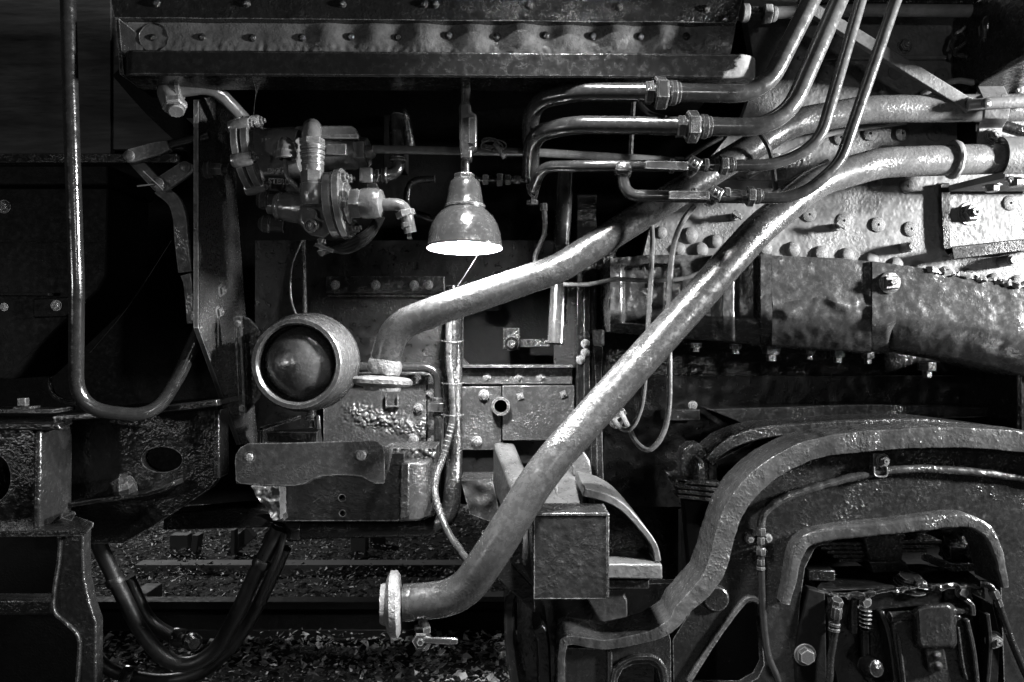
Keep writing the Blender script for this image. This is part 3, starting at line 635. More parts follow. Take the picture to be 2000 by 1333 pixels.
obj('cap_nut', B().lathe([(LN(27), 0), (LN(28), .006), (LN(28), .04), (LN(25), .05), (LN(17), .055), (LN(10), .056)], P(708, 398, -.145), a2, 28), vm, V)
obj('outlet_elbow', B().sweep(fillet(pts3([(746, 400, -.15), (790, 400, -.15), (802, 455, -.14)]), .04), LN(12), 16), vm, V)
nut('outlet_nut', P(792, 418, -.145), (.3, 0, -1), 19, 14, V, vm); nut('outlet_nut', P(797, 440, -.142), (.2, 0, -1), 14, 12, V, vm, 20)
obj('outlet_clip', B().ribbon([(789, 440), (797, 452), (797, 466)], 4, -.15, -.13, 4).ribbon([(806, 438), (801, 452), (802, 466)], 4, -.15, -.13, 4), vm, V)
obj('drain_cock', B().lathe([(LN(7), 0), (LN(9), .004), (LN(9), .014), (LN(6), .018), (LN(6), .03), (LN(9), .034), (LN(6), .042), (LN(3), .046)], P(628, 466, -.1), (.02, 0, -1), 12).box(P(634, 485, -.105), (.05, .012, .01), Matrix.Rotation(.35, 3, 'Y')).lump(.0015, 90), vm, V)
for cx, cy, s in ((514, 389, 19), (518, 436, 17)):
    obj('side_plug', B().lathe([(0, 0), (LN(s * .6), .003), (LN(s), .014), (LN(s), .03), (LN(s * .85), .034), (LN(s * .8), .07)], P(cx - 14, cy, -.03), (1, .1, -.1), 18), 'fitting', V)
obj('inlet_block', B().pbox(701, 326, 727, 357, -.06, 0), vm, V, bevel=.005)
obj('outlet_strut', B().loft([(715, 357), (735, 357), (752, 388), (720, 390)], -.05, [(715, 357), (735, 357), (752, 388), (720, 390)], 0), vm, V, bevel=.004)
# elbow pipe to the right of the valve and the hose above it
t = thing('branch_elbow', 'threaded elbow pipe rising right of the brake valve', 'pipe', P(775, 350, .02))
obj('tube', B().sweep(fillet(pts3([(722, 343, -.02), (778, 343, .0), (776, 225, .03)]), .05), LN(12), 16), 'fitting', t)
nut('collar', P(751, 343, -.01), (1, 0, 0), 16, 11, t, seg=20); nut('collar', P(777, 312, .01), (0, 0, 1), 17, 9, t, seg=20)
nut('coupling_nut', P(738, 343, -.015), (1, 0, 0), 14, 8, t)
pipe('looped_hose', catmull(pts3([(774, 300, .1), (772, 250, .1), (776, 226, .1), (788, 228, .12), (800, 290, .14)])), 12, 'black_steel', 'dark looped hose rising behind the horizontal rod', 'hose')
obj('hidden_box', B().pbox(748, 186, 790, 330, .3, .4), 'dull_black', None, 'dark box behind the looped hose', 'box', bevel=.003)
for k in range(4):
    pipe('hose_coil', catmull(pts3([(640 - 3 * k, 486 + 3 * k, .02), (680, 492 - 6 * k, .0), (722, 468 - 7 * k, .0), (748 - 4 * k, 425 - 3 * k, .03)])), 4.5, 'rubber', ('outermost', 'second outermost', 'second innermost', 'innermost')[k] + ' of the black hoses curving below the brake valve', 'hose', seg=8, group='black hoses below the brake valve')
# horizontal operating rod
t = thing('operating_rod', 'long horizontal rod running from the brake valve past the lamp', 'rod', P(1080, 300, -.04))
obj('rod', B().sweep(dense(pts3([(728, 292, -.03), (1040, 298, .0), (1440, 322, .16)]), .02), LN(8.5), 12, True, .0006), 'valve_metal', t)
obj('rod_end', B().pbox(1318, 306, 1336, 322, .10, .13), 'valve_metal', t, bevel=.002)
# back pipework between valve and lamp
pipe('back_pipe', fillet(pts3([(850, 350, .3), (800, 352, .3), (790, 410, .3), (850, 430, .3)]), .07), 7, 'black_steel', 'small dark pipe curving behind and left of the lamp', 'pipe', seg=12)
t = thing('back_union', 'row of small pipe unions behind the lamp neck', 'union', P(980, 352, .3))
obj('tube', B().sweep(pts3([(930, 350, .3), (1040, 352, .3)]), LN(7, .3), 12), 'black_steel', t)
for x, r in ((948, 11), (976, 14), (992, 11), (1010, 9)): nut('union_nut', P(x, 351, .3), (1, 0, 0), r, 12, t, 'bolt_steel')
obj('hanging_link', B().ribbon([(950, 188), (1010, 190)], 6, .4, .43, 1), 'black_steel', None, 'short dark strip behind the lamp stem', 'strip')
# ================================================================== work lamp
LX, LY = 908, -.10
t = thing('work_lamp', 'lit industrial lamp with bell shaped shade hanging from a conduit', 'lamp', P(LX, 490, LY))
obj('stem', B().sweep(pts3([(911, 140, LY), (909, 205, LY)]), LN(10, LY), 16), 'fitting', t)
nut('stem_thread', P(909, 196, LY), (0, 0, 1), 9, 14, t, seg=20)
sw = obj('switch_box', B().prism([(895, 206), (899, 200), (915, 200), (920, 206), (920, 218), (931, 222), (931, 290), (921, 293), (921, 312), (899, 312), (897, 290)], LY - .03, LY + .02), 'fitting', t, bevel=.008, seg=3)
obj('switch_plate', B().pbox(915, 229, 930, 281, LY - .034, LY - .028), 'fitting', sw, bevel=.002)
obj('stem_tube', B().sweep(pts3([(908, 308, LY), (908, 345, LY)]), LN(9, LY), 16), 'fitting', t)
obj('lock_nut', B().lathe(hexprof(LN(20, LY), LN(10, LY), .06), P(907, 350, LY), (0, 0, 1), 6, .25), 'fitting', t)
l = lambda n: LN(n, LY)
prof = [(8, 350), (22, 351), (28, 356), (31, 366), (34, 385), (37, 403), (38, 404), (39, 407), (38, 410), (46, 415), (56, 426), (64, 440), (69, 455), (71.5, 470), (72.5, 479), (74, 482), (74.5, 485), (73, 487), (71, 484), (70, 470), (67, 455), (61, 440), (53, 427), (44, 418), (36, 412), (34, 400), (31, 385), (28, 366), (8, 356)]
tilt = Vector((0, -.06, -1)).normalized(); zt0 = P(908, 350, LY)
outer = prof[:18]; inner = prof[17:]
obj('shade', B().lathe([(l(r), l(y - 350)) for r, y in outer], zt0, tilt, 48, cap=False), 'shade_enamel', t, smooth=50)
obj('shade_lining', B().lathe([(l(r), l(y - 350)) for r, y in inner], zt0, tilt, 48, cap=False), 'shade_white', t, smooth=60)
obj('band', B().lathe([(l(37), 0), (l(40), l(1)), (l(40), l(5)), (l(37), l(6))], zt0 + tilt * l(52), tilt, 40), 'fitting', t)
obj('light_bulb', B().lathe([(0, l(26)), (l(10), l(24)), (l(17), l(15)), (l(18), l(6)), (l(14), l(-6)), (l(8), l(-16)), (l(7), l(-30))], zt0 + tilt * l(104), tilt, 24), 'bulb_glow', t, smooth=80)
t = thing('wire_bundle', 'untidy coil of thin wire tied behind the lamp switch box', 'wire', P(965, 300, -.06))
for k in range(5):
    cx, cy = 952 + 3 * k, 284 - 2 * (k % 3); rr = 10 + 4 * k
    obj('wire_loop', B().sweep(catmull([P(cx + rr * math.cos(a) * .95, cy + rr * .5 * math.sin(a) + 4 * math.cos(a * .5 + k), -.06 - .012 * math.sin(a + k)) for a in [i * .55 + .6 * k for i in range(11)]], 3), LN(1.5), 6), 'wire', t)
obj('tie', B().sweep(catmull(pts3([(966, 282, -.07), (974, 290, -.075), (980, 300, -.07), (986, 308, -.07)])), LN(5), 8), 'wire', t)
# ================================================================== four delivery pipes
def union(par, x, py, y, big, slope=0.0, tilt=0.0):
    ax = Vector((1, .05, -slope))
    nut('union_collar', P(x - big * .8, py - slope * big, y), ax, big * .80, big * .62, par, 'fitting', 6, .1)
    nut('union_nut', P(x, py, y), ax, big * 1.12, big * .85, par, 'fitting', 6, .52 + tilt)
    nut('union_ring', P(x + big * .8, py, y), ax, big * .85, big * .5, par, 'fitting', 20)
    nut('union_ring', P(x + big * 1.1, py, y), ax, big * .74, big * .4, par, 'fitting', 20)
y1 = -.20
t = thing('delivery_pipe', 'topmost thick glossy pipe with a large union nut bending up out of frame', 'pipe', P(1280, 182, y1), 'bent delivery pipes')
obj('tube', B().sweep(fillet(pts3([(1036, 320, .02), (1036, 200, -.10), (1130, 180, -.17), (1290, 181, y1), (1492, 184, y1), (1600, -30, -.16)]), [.10, .2, .3, .13], 10), LN(18, y1), 22, True, .0006), 'pale_end_pipe', t)
union(t, 1290, 182, y1, 29, .0)
t = thing('delivery_pipe', 'second thick glossy pipe below the topmost with a large union nut', 'pipe', P(1350, 246, y1), 'bent delivery pipes')
obj('tube', B().sweep(fillet(pts3([(1036, 350, .02), (1038, 262, -.08), (1120, 244, -.15), (1350, 247, y1), (1530, 250, y1), (1652, -30, -.14)]), [.09, .2, .3, .16], 10), LN(18, y1), 22, True, .0006), 'pale_end_pipe', t)
union(t, 1352, 248, y1, 28, .0, .1)
def cock(par, x, py, y, hx, hy):
    nut('cock_collar', P(x + 26, py, y), (1, 0, 0), 15, 10, par); nut('cock_collar', P(x + 42, py, y), (1, 0, 0), 9, 22, par, seg=20)
    obj('cock_body', B().lathe([(LN(10), -.05), (LN(13), -.045), (LN(15), -.02), (LN(14), .0), (LN(9), .012), (LN(9), .02)], P(x, py, y - .02), (0, -1, .15), 16), 'fitting', par)
    obj('square_head', B().lathe([(LN(13), 0), (LN(17), .004), (LN(17), .014), (LN(13), .018), (LN(6), .018), (LN(6), .026), (0, .026)], P(x + 2, py, y - .035), (0, -1, .1), 4, .3).lump(.002, 60), 'fitting', par, bevel=.002)
    obj('cock_handle', B().ribbon([(x - 8, py + 1), (hx + 6, hy), (hx, hy)], [16, 15, 10], y - .052, y - .042, 3), 'fitting', par, bevel=.004)
    nut('cock_block', P(x - 40, py + 2, y), (1, 0, 0), 14, 10, par, ph=.78)
y3 = -.14
t = thing('drain_line', 'slim pipe with a lever cock and small union, third from the top', 'pipe', P(1350, 324, y3))
obj('tube', B().sweep(fillet(pts3([(1040, 372, -.02), (1058, 326, -.08), (1150, 325, y3), (1520, 323, y3), (1600, 280, -.15), (1690, -30, -.11)]), [.09, .2, .25, .16], 10), LN(11.5, y3), 18, True, .0004), 'pale_end_pipe', t)
cock(t, 1352, 323, y3, 1262, 322); union(t, 1412, 323, y3, 18)
obj('weld_lump', B().lathe([(LN(13), -.016), (LN(17), -.006), (LN(17), .008), (LN(13), .016)], P(1216, 332, y3), (.1, 0, 1), 16).lump(.005, 60), 'fitting', t)
t = thing('drain_line', 'slim branch pipe looping below with a lever cock, lowest of the four', 'pipe', P(1400, 384, y3))
obj('tube', B().sweep(fillet(pts3([(1214, 330, y3), (1222, 382, y3), (1300, 384, y3), (1560, 388, y3), (1640, 320, -.13), (1760, -30, -.10)]), [.06, .2, .22, .16], 10), LN(11.5, y3), 18, True, .0004), 'pale_end_pipe', t)
cock(t, 1394, 380, y3, 1308, 381); union(t, 1465, 384, y3, 18)
t = thing('pipe_end_shackle', 'small shackle and fitting hanging where the slim pipes end', 'shackle', P(1040, 400, .0))
obj('shackle', B().ribbon([(1030, 360), (1034, 378), (1046, 386), (1050, 372), (1054, 362)], 5, -.01, .01, 4).ribbon([(1041, 386), (1040, 400)], 6, -.01, .01, 2), 'fitting', t)
nut('fitting_nut', P(1040, 396, .0), (0, 0, 1), 12, 10, t); nut('fitting_nut', P(1062, 405, .0), (0, 0, 1), 8, 14, t)
pipe('thin_drip_tube', catmull(pts3([(1062, 400, .0), (1064, 450, .02), (1054, 480, .04), (1046, 500, .05), (1044, 530, .06)])), 5, 'wire', 'thin tube dropping from the shackle behind the pale pipe', 'tube', seg=8)
pipe('vertical_strip', pts3([(1238, 170, .1), (1230, 320, .1)]), 5, 'fitting', 'short thin upright strip between the thick pipes', 'strip', seg=6)
pipe('small_hose', catmull(pts3([(1246, 200, -.05), (1268, 222, -.05), (1300, 232, -.08)])), 6, 'rubber', 'short thin hose between the two thick pipes', 'hose', seg=10)
t = thing('open_ended_pipe', 'straight upright pipe with cut open end hanging behind the pale pipe', 'pipe', P(1088, 670, .2))
a, c = P(1104, 340, .22), P(1086, 672, .16); ax = (c - a); L0 = ax.length
obj('tube', B().lathe([(LN(16, .2), 0), (LN(17, .2), L0), (LN(14, .2), L0), (LN(14, .2), L0 - .05), (0, L0 - .05)], a, ax, 22), 'pale_end_pipe', t)
# ================================================================== the two great pipes
yA = -.12
t = thing('sander_pipe', 'thick pale pipe lit white under the lamp and ending in a downward flange', 'pipe', P(748, 745, yA))
pa = fillet(pts3([(2060, 210, .14), (1690, 214, .12), (1545, 240, .10), (1320, 380, .02), (1090, 526, -.06), (850, 608, yA), (768, 640, yA), (748, 725, yA)]), [.5, .3, .6, .35, .5, .11, .09], 12)
obj('tube', B().sweep(dense(pa, .012), LN(28, 0), 30, True, .0007), 'big_pipe_paint', t)
obj('weld_collar', B().lathe([(LN(29), -.012), (LN(31), 0), (LN(31), .014), (LN(28), .024)], P(752, 712, yA), (-.12, 0, -1), 28).lump(.004, 60), 'worn_edge', t)
obj('flange', B().lathe([(LN(30), -.004), (LN(50), 0), (LN(55), .006), (LN(54), .016), (LN(46), .022), (LN(34), .024), (LN(33), .034), (LN(0), .034)], P(748, 738, yA), (-.04, -.06, -1), 36).lump(.003, 55), 'worn_edge', t)
yB = -.22
t = thing('sander_pipe', 'longest thick pipe sweeping diagonally down to a flange over the leaves', 'pipe', P(770, 1180, yB))
pb = fillet(pts3([(1960, 310, .16), (1720, 318, .14), (1600, 352, .10), (1480, 450, -.02), (1060, 920, yB), (965, 1075, -.25), (900, 1168, yB), (790, 1178, yB)]), [.3, .3, .3, .8, .6, .14, .16], 12)
obj('tube', B().sweep(dense(pb, .012), LN(33, -.1), 30, True, .0007), 'big_pipe_paint', t)
obj('flange', B().lathe([(LN(28, yB), -.004), (LN(57, yB), 0), (LN(63, yB), .006), (LN(62, yB), .022), (LN(52, yB), .03), (LN(40, yB), .034), (LN(38, yB), .046), (0, .046)], P(781, 1179, yB), (-1, -.08, -.02), 36).lump(.002, 55), 'worn_edge', t)
obj('weld_collar', B().lathe([(LN(34, yB), -.014), (LN(36, yB), 0), (LN(35, yB), .014)], P(800, 1178, yB), (-1, 0, 0), 28).lump(.004, 60), 'big_pipe_paint', t)
obj('pipe_joint', B().lathe([(LN(36, .15), -.008), (LN(38, .15), 0), (LN(36, .15), .008)], P(1862, 312, .152), (1, 0, 0), 28).lump(.003, 60), 'grey_pipe', t)
t = thing('drain_cock', 'small lever drain cock under the end of the long diagonal pipe', 'cock', P(825, 1270, yB))
obj('stem', B().lathe([(LN(14), -.012), (LN(9), .0), (LN(9), .035)], P(826, 1203, yB), (0, 0, -1), 16), 'fitting', t)
nut('hex_nut', P(825, 1229, yB), (0, 0, -1), 17, 14, t); nut('hex_nut', P(824, 1262, yB), (0, 0, -1), 15, 12, t)
obj('body', B().lathe([(LN(10), 0), (LN(15), .008), (LN(15), .03), (LN(11), .04)], P(825, 1236, yB), (0, 0, -1), 16), 'fitting', t)
obj('head', B().lathe([(LN(15), 0), (LN(14), .008), (LN(6), .009), (LN(6), .014), (0, .014)], P(822, 1252, yB - .03), (0, -1, 0), 6), 'fitting', t)
obj('lever', B().ribbon([(826, 1252), (880, 1254), (894, 1254)], [12, 14, 10], yB - .042, yB - .034, 3), 'fitting', t, bevel=.003)
# ================================================================== things on the firebox side
t = thing('diagonal_brace', 'pale flat bar running diagonally across the firebox side to the pipe clamp', 'brace', P(1750, 120, .1))
obj('bar', B().ribbon([(1590, 18), (1680, 72), (1900, 208)], 25, .08, .10, 1), 'firebox_plate', t, bevel=.003)
bolt(1897, 204, .08, 11, t); 
t = thing('pipe_clamp', 'bent strap clamp with bolts holding the upper thick pipe at the right edge', 'clamp', P(1935, 300, .1))
st = [(1908, 134, .2), (1948, 130, .2), (1958, 142, .2), (1962, 175, .17), (1972, 195, .06), (1970, 235, .06), (1957, 250, .16), (1956, 296, .17), (1912, 296, .17), (1912, 250, .16), (1920, 225, .06), (1922, 200, .06), (1908, 168, .17)]
sA = [((1914, 1952), 132, .22), ((1908, 1958), 142, .2), ((1910, 1962), 170, .18), ((1920, 1972), 192, .075), ((1924, 1974), 212, .055), ((1922, 1970), 232, .075), ((1912, 1958), 250, .17), ((1912, 1956), 298, .18)]
bd = B()
for (xa, xb), py, d in sA: bd.v += [P(xa, py, d), P(xb, py, d), P(xb, py, d) + Vector((0, .012, 0)), P(xa, py, d) + Vector((0, .012, 0))]
for i in range(len(sA) - 1):
    for j in range(4): bd.f.append((4 * i + j, 4 * i + (j + 1) % 4, 4 * i + 4 + (j + 1) % 4, 4 * i + 4 + j))
bd.f += [(3, 2, 1, 0), tuple(4 * (len(sA) - 1) + j for j in range(4))]
obj('strap', bd, 'firebox_plate', t, bevel=.002, smooth=60)
bolt(1938, 146, .2, 11, t, HEXS); bolt(1938, 266, .17, 11, t, HEXS)
obj('link_bar', B().sweep(pts3([(1890, 206, .065), (1930, 202, .05), (2060, 198, .05)]), [LN(11), LN(12), LN(11)], 14), 'grey_pipe', t)
bolt(1926, 202, .04, 10, t, PIN)
obj('back_leg', B().prism([(1906, 130), (1914, 126), (1914, 300), (1906, 300)], .2, .3), 'dull_black', t)
t = thing('lower_pipe_clamp', 'broad pale saddle clamp over the lower thick pipe at the right edge', 'clamp', P(1975, 340, .1))
sd = B(); prev = None; N0 = 14
for i in range(N0 + 1):
    a = -1.9 + 3.0 * i / N0; cpt = P(1950, 308, .155); r0, r1 = LN(37, .15), LN(40, .15)
    for r in (r0, r1):
        for x in (P(1948, 0, .155).x, P(2060, 0, .155).x): sd.v.append(Vector((x, cpt.y - r * math.sin(a + 1.57) * 1.0, cpt.z + r * math.cos(a + 1.57))))
for i in range(N0):
    a = 4 * i; b2 = a + 4
    sd.f += [(a, a + 1, b2 + 1, b2), (a + 2, b2 + 2, b2 + 3, a + 3), (a, b2, b2 + 2, a + 2), (a + 1, a + 3, b2 + 3, b2 + 1)]
sd.f += [(0, 2, 3, 1), (4 * N0, 4 * N0 + 1, 4 * N0 + 3, 4 * N0 + 2)]
obj('saddle', sd, 'firebox_plate', t, smooth=50)
obj('bracket_tongue', B().loft([(1962, 334), (2040, 332), (2040, 345), (1962, 348)], .13, [(1852, 362), (2060, 362), (2060, 374), (1852, 374)], .26), 'firebox_plate', t, bevel=.003)
bolt(1938, 362, .15, 13, t, None, 'bolt', (0, 0, -1)); bolt(1985, 350, .08, 15, t, None, 'bolt', (0, 0, -1)); bolt(1972, 346, .06, 7, t, HEXS, 'bolt', (0, 0, -1))
t = thing('step_bracket', 'bent flat bracket forming a U step on the firebox side at the right edge', 'bracket', P(1900, 500, .2))
obj('upright', B().loft([(1836, 358), (1855, 358), (1858, 478), (1866, 490), (1852, 500), (1842, 484)], .275, [(1846, 358), (1853, 358), (1858, 478), (1866, 490), (1860, 494), (1848, 484)], .30), 'dark_sheet', t, bevel=.003)
obj('foot', B().loft([(1858, 482), (1988, 468), (2050, 468), (2050, 490), (1988, 492), (1862, 508)], .23, [(1862, 486), (1988, 468), (2050, 468), (2050, 480), (1988, 482), (1866, 500)], .30), 'dark_sheet', t, bevel=.003)
pipe('injector_pipe', catmull(pts3([(1925, 100, .15), (1930, 130, .16), (1910, 160, .18), (1870, 158, .2), (1830, 170, .22), (1800, 186, .24)])), 6, 'grey_pipe', 'thin bent tube dropping from the valve at the upper right corner', 'tube', seg=12)
t = thing('globe_valve', 'dark valve fitting with spoked handwheel in the upper right corner', 'valve', P(1930, 90, .15))
obj('elbow', B().sweep(fillet(pts3([(1990, 38, .12), (1925, 38, .12), (1928, 75, .13)]), .04), LN(12), 16), 'fitting', t)
nut('hex_nut', P(1930, 56, .13), (.1, 0, -1), 17, 20, t, 'grey_pipe'); nut('hex_nut', P(1930, 76, .13), (.1, 0, -1), 10, 16, t, 'grey_pipe')
nut('collar', P(1942, 36, .12), (1, 0, 0), 13, 10, t, 'grey_pipe', 20)
body = B().lathe([(LN(38), 0), (LN(38), .09), (LN(34), .1), (LN(34), .12), (LN(28), .125), (LN(28), .16), (LN(12), .165)], P(1976, -10, .14), (-.05, 0, -1), 20)
obj('body', body, 'cast_frame', t)
obj('side_branch', B().lathe([(LN(20), 0), (LN(20), .1)], P(1962, 40, .12), (1, 0, 0), 16), 'cast_frame', t)
obj('shade_block', B().pbox(2004, -70, 2120, 112, -.06, .3), 'cast_frame', t, bevel=.01)  # block added past the frame edge to shade the upper firebox wall
hw = B()
for k in range(24):
    pass
c = P(1890, 82, .22); hx = Vector((-.75, -.65, .05)).normalized(); qq = hx.to_track_quat('Z', 'Y')
ring = [c + qq @ Vector((math.cos(a) * LN(28, .22) * (1 + .05 * math.cos(8 * a)), math.sin(a) * LN(28, .22) * (1 + .05 * math.cos(8 * a)), 0)) for a in [2 * math.pi * i / 48 for i in range(49)]]
obj('handwheel', hw.sweep(ring, LN(4.5, .22), 8, False), 'cast_frame', t)
sp = B()
for k in range(4):
    a = k * math.pi / 2 + .4; sp.sweep([c, c + qq @ Vector((math.cos(a), math.sin(a), 0)) * LN(27, .22)], LN(3.5, .22), 6)
obj('spokes', sp, 'cast_frame', t)
obj('spindle', B().lathe([(LN(7), 0), (LN(7), .08)], c, -hx, 10), 'cast_frame', t)
pipe('upper_steam_pipe', pts3([(1430, 28, .2), (1700, 20, .2), (1925, 22, .2)]), 12, 'grey_pipe', 'horizontal pipe along the top of the firebox behind the bent pipes', 'pipe')
pipe('upper_steam_pipe', pts3([(1560, 2, .2), (1930, 6, .2)]), 7, 'cast_frame', 'slimmer dark pipe just above the horizontal pipe at the top right', 'pipe')
t = thing('pipe_union', 'hexagonal union on the horizontal pipe beside the running board end', 'union', P(1480, 26, .1))
nut('hex_nut', P(1498, 28, .17), (1, 0, 0), 20, 16, t, 'grey_pipe'); nut('collar', P(1475, 27, .17), (1, 0, 0), 14, 26, t, 'cast_frame'); nut('collar', P(1455, 26, .16), (1, 0, 0), 18, 14, t, 'grey_pipe', 20)
nut('collar', P(1512, 28, .17), (1, 0, 0), 15, 8, t, 'grey_pipe', 20)
pipe('gauge_tube', catmull(pts3([(1460, 345, .2), (1560, 290, .24), (1620, 262, .25), (1700, 248, .25), (1770, 238, .25)])), 5.5, 'grey_pipe', 'thin tube rising behind the bent pipes across the firebox', 'tube', seg=10)
pipe('gauge_tube', catmull(pts3([(1485, 262, .0), (1502, 290, .0), (1510, 330, .05), (1515, 370, .1)])), 5, 'rubber', 'short dark tube crossing the upper thick pipe near the cocks', 'tube', seg=10)
pipe('gauge_tube', catmull(pts3([(1410, 268, .0), (1370, 290, .0), (1340, 312, .02)])), 5, 'rubber', 'short dark tube left of the upper thick pipe above the cocks', 'tube', seg=10)
obj('shadow_bar', B().ribbon([(1530, 378), (1625, 322)], 30, .12, .2, 1), 'cast_frame', None, 'dark slanting bar standing in for a shadowed pipe piece behind the lowest bent pipe', 'shadow_piece', bevel=.004)  # dark bar added in place of a shadow on a pipe piece
pipe('corner_stay', pts3([(1960, 110, .25), (1998, 230, .25)]), 11, 'cast_frame', 'dark inclined stay rod at the right edge beside the clamp', 'rod', seg=12)
pipe('corner_stay', pts3([(1955, 245, .25), (2040, 270, .25)]), 11, 'cast_frame', 'short inclined rod right of the strap clamp', 'rod', seg=12)
# thin hanging wires
pipe('hanging_wire', catmull(pts3([(1272, 430, .0), (1274, 480, -.02), (1268, 600, -.05), (1258, 760, -.05), (1246, 815, -.05), (1230, 838, -.05), (1212, 836, -.03), (1196, 815, .02)])), 5, 'wire', 'thin wire hanging straight down behind the long diagonal pipe, left of two', 'wire', seg=10)
pipe('hanging_wire', catmull(pts3([(1356, 402, -.1), (1332, 436, -.1), (1314, 490, -.08), (1306, 600, -.06), (1308, 720, -.06), (1306, 800, -.06), (1294, 850, -.06), (1270, 878, -.06), (1246, 868, -.05), (1228, 836, -.02), (1214, 808, .02)])), 5.5, 'wire', 'thin wire looping in a long U right of the diagonal pipe', 'wire', seg=10)
pipe('hanging_wire', catmull(pts3([(1100, 556, .05), (1150, 556, .05), (1200, 546, .05), (1260, 548, .05), (1330, 545, .05), (1400, 520, .06)])), 4.5, 'wire', 'thin wire running level from the pale pipe to the diagonal pipe', 'wire', seg=10)
t = thing('cable_gland', 'rounded cable gland behind the diagonal pipe where the wires end', 'gland', P(1205, 825, .03))
nut('gland_nut', P(1203, 822, .02), (.5, -.6, -.3), 15, 18, t); nut('gland_nut', P(1212, 808, .05), (.5, -.6, -.3), 11, 14, t)
# ================================================================== round drum
t = thing('round_drum', 'short cylindrical tank with deep rim and domed end above the shelf bracket', 'drum', P(585, 800, .05))
dc = P(578, 711, .0)
e = lambda n: LN(n, 0)
dax = Vector((.05, 1, .02))
obj('shell', B().lathe([(e(76), .008), (e(80), .0), (e(88), .0), (e(91), .004), (e(95), .03), (e(99), .07), (e(100), .11), (e(99), .15), (e(96), .18), (e(90), .2), (e(30), .23), (0, .23)], dc, dax, 64, cap=False), 'drum_paint', t, smooth=40)
obj('inner_wall', B().lathe([(e(76), .008), (e(78), .052)], dc, dax, 64, cap=False), 'black_steel', t)
obj('dished_end', B().lathe([(e(78), .05), (e(74), .046), (e(70), .034), (e(60), .020), (e(42), .008), (e(20), .002), (0, .0)], dc, dax, 64, cap=False).lump(.004, 18), 'drum_paint', t, smooth=60)
for h, r in ((.055, 98.5), (.13, 101)):
    obj('rolled_ring', B().lathe([(e(r - 2), -.006), (e(r), -.002), (e(r), .002), (e(r - 2), .006)], dc + dax.normalized() * h, dax, 64), 'drum_paint', t)
t = thing('drum_cock', 'small dark drain cock under the round drum', 'cock', P(610, 835, .06))
obj('stem', B().lathe([(LN(9), 0), (LN(9), .02), (LN(12), .022), (LN(12), .034), (LN(7), .036), (LN(7), .055)], P(607, 797, .06), (.05, 0, -1), 14), 'fitting', t)
obj('handle', B().ribbon([(620, 812), (622, 840)], 8, .045, .055, 2), 'fitting', t, bevel=.003)
t = thing('battery_tray', 'dark small tray with ragged contents below the round drum', 'tray', P(535, 862, .2))
obj('frame', B().pbox(508, 836, 514, 868, .2, .3).prism([(508, 834), (570, 818), (570, 824), (508, 842)], .2, .3), 'black_steel', t)
obj('filling', B().pbox(516, 842, 620, 868, .24, .3).lump(.012, 40), 'oily_black', t)
pipe('drop_rod', pts3([(592, 470, .3), (596, 625, .3)]), 4.5, 'black_steel', 'thin dark rod above the round drum', 'rod', seg=8)
pipe('thin_cable', catmull(pts3([(590, 470, .28), (570, 520, .28), (568, 580, .28), (582, 625, .28)])), 2.2, 'wire', 'thin pale cable curving above the round drum', 'cable', seg=6)
# ================================================================== shelf bracket and buffer beam
t = thing('shelf_bracket', 'bent steel bracket plate with two bright bolt holes below the round drum', 'bracket', P(605, 945, -.08))
hole1, hole2 = circ(488, 893, 9.5, 10, 20), [(704 + (13 if math.cos(a) > 0 else -2) * .35 + 10 * math.cos(a), 889 + 9.5 * math.sin(a)) for a in [2 * math.pi * i / 20 for i in range(20)]]
fp = [(459, 900), (461, 887), (470, 874), (484, 867), (560, 866), (726, 861), (739, 864), (748, 874), (751, 888), (751, 944), (735, 945), (722, 940), (706, 931), (690, 929), (660, 928), (630, 930), (612, 934), (598, 944), (575, 949), (520, 948), (470, 945), (461, 940)]
obj('front_plate', B().prism(fp, -.09, -.082, [hole1, hole2]), 'panel_steel', t)
obj('bolt_end', B().lathe([(LN(8), 0), (LN(8), .01), (LN(6), .012)], P(489, 893, -.080), (0, -1, 0), 16), 'worn_edge', t)  # both discs pale: lamp light in the holes put into the colour
obj('bolt_end', B().lathe([(LN(10), 0), (LN(10), .01), (LN(8), .012)], P(706, 889, -.080), (0, -1, 0), 16), 'worn_edge', t)
x0 = P(750, 0, -.086).x
def yz(py, y, y_ref): return Vector((x0, y, P(0, py, y_ref).z))
obj('end_gusset', B().extrude([yz(878, -.084, -.086), yz(944, -.084, -.086), yz(925, .0, -.086), yz(892, .075, -.086), yz(882, .075, -.086)], (-.008, 0, 0)), 'panel_steel', t)
obj('curled_lip', B().sweep(dense(pts3([(463, 941, -.083), (520, 946, -.083), (575, 947, -.083), (598, 942, -.083), (614, 933, -.083), (640, 928, -.083), (690, 928, -.083), (707, 931, -.083), (724, 940, -.083), (749, 942, -.083)]), .02), LN(4), 10), 'panel_steel', t)
t = thing('buffer_beam', 'heavy dark steel beam with two small holes behind the shelf bracket', 'beam', P(660, 1018, .08))
obj('web', B().prism([(530, 885), (790, 885), (788, 1012), (775, 1018), (548, 1018), (530, 1000)], .07, .12, [circ(668, 973, 6.5), circ(669, 1003, 6)]), 'oily_black', t)
obj('end_cap', B().loft([(783, 905), (800, 905), (800, 1010), (780, 1018)], .06, [(783, 898), (800, 898), (800, 1006), (780, 1012)], .14), 'cast_frame', t, bevel=.005)
bp = B(); cxp = P(800, 0, .14); prof = []
for i in range(11):
    a = math.pi / 2 * i / 10; prof.append((P(798, 0, .1).x + .072 * math.sin(a), .17 - .10 * math.cos(a)))
prof += [(prof[-1][0], .34), (P(700, 0, .2).x, .34), (P(700, 0, .2).x, .075)]
bp.extrude([(x, y, P(0, 898, .12).z) for x, y in prof], (0, 0, P(0, 1012, .12).z - P(0, 898, .12).z))
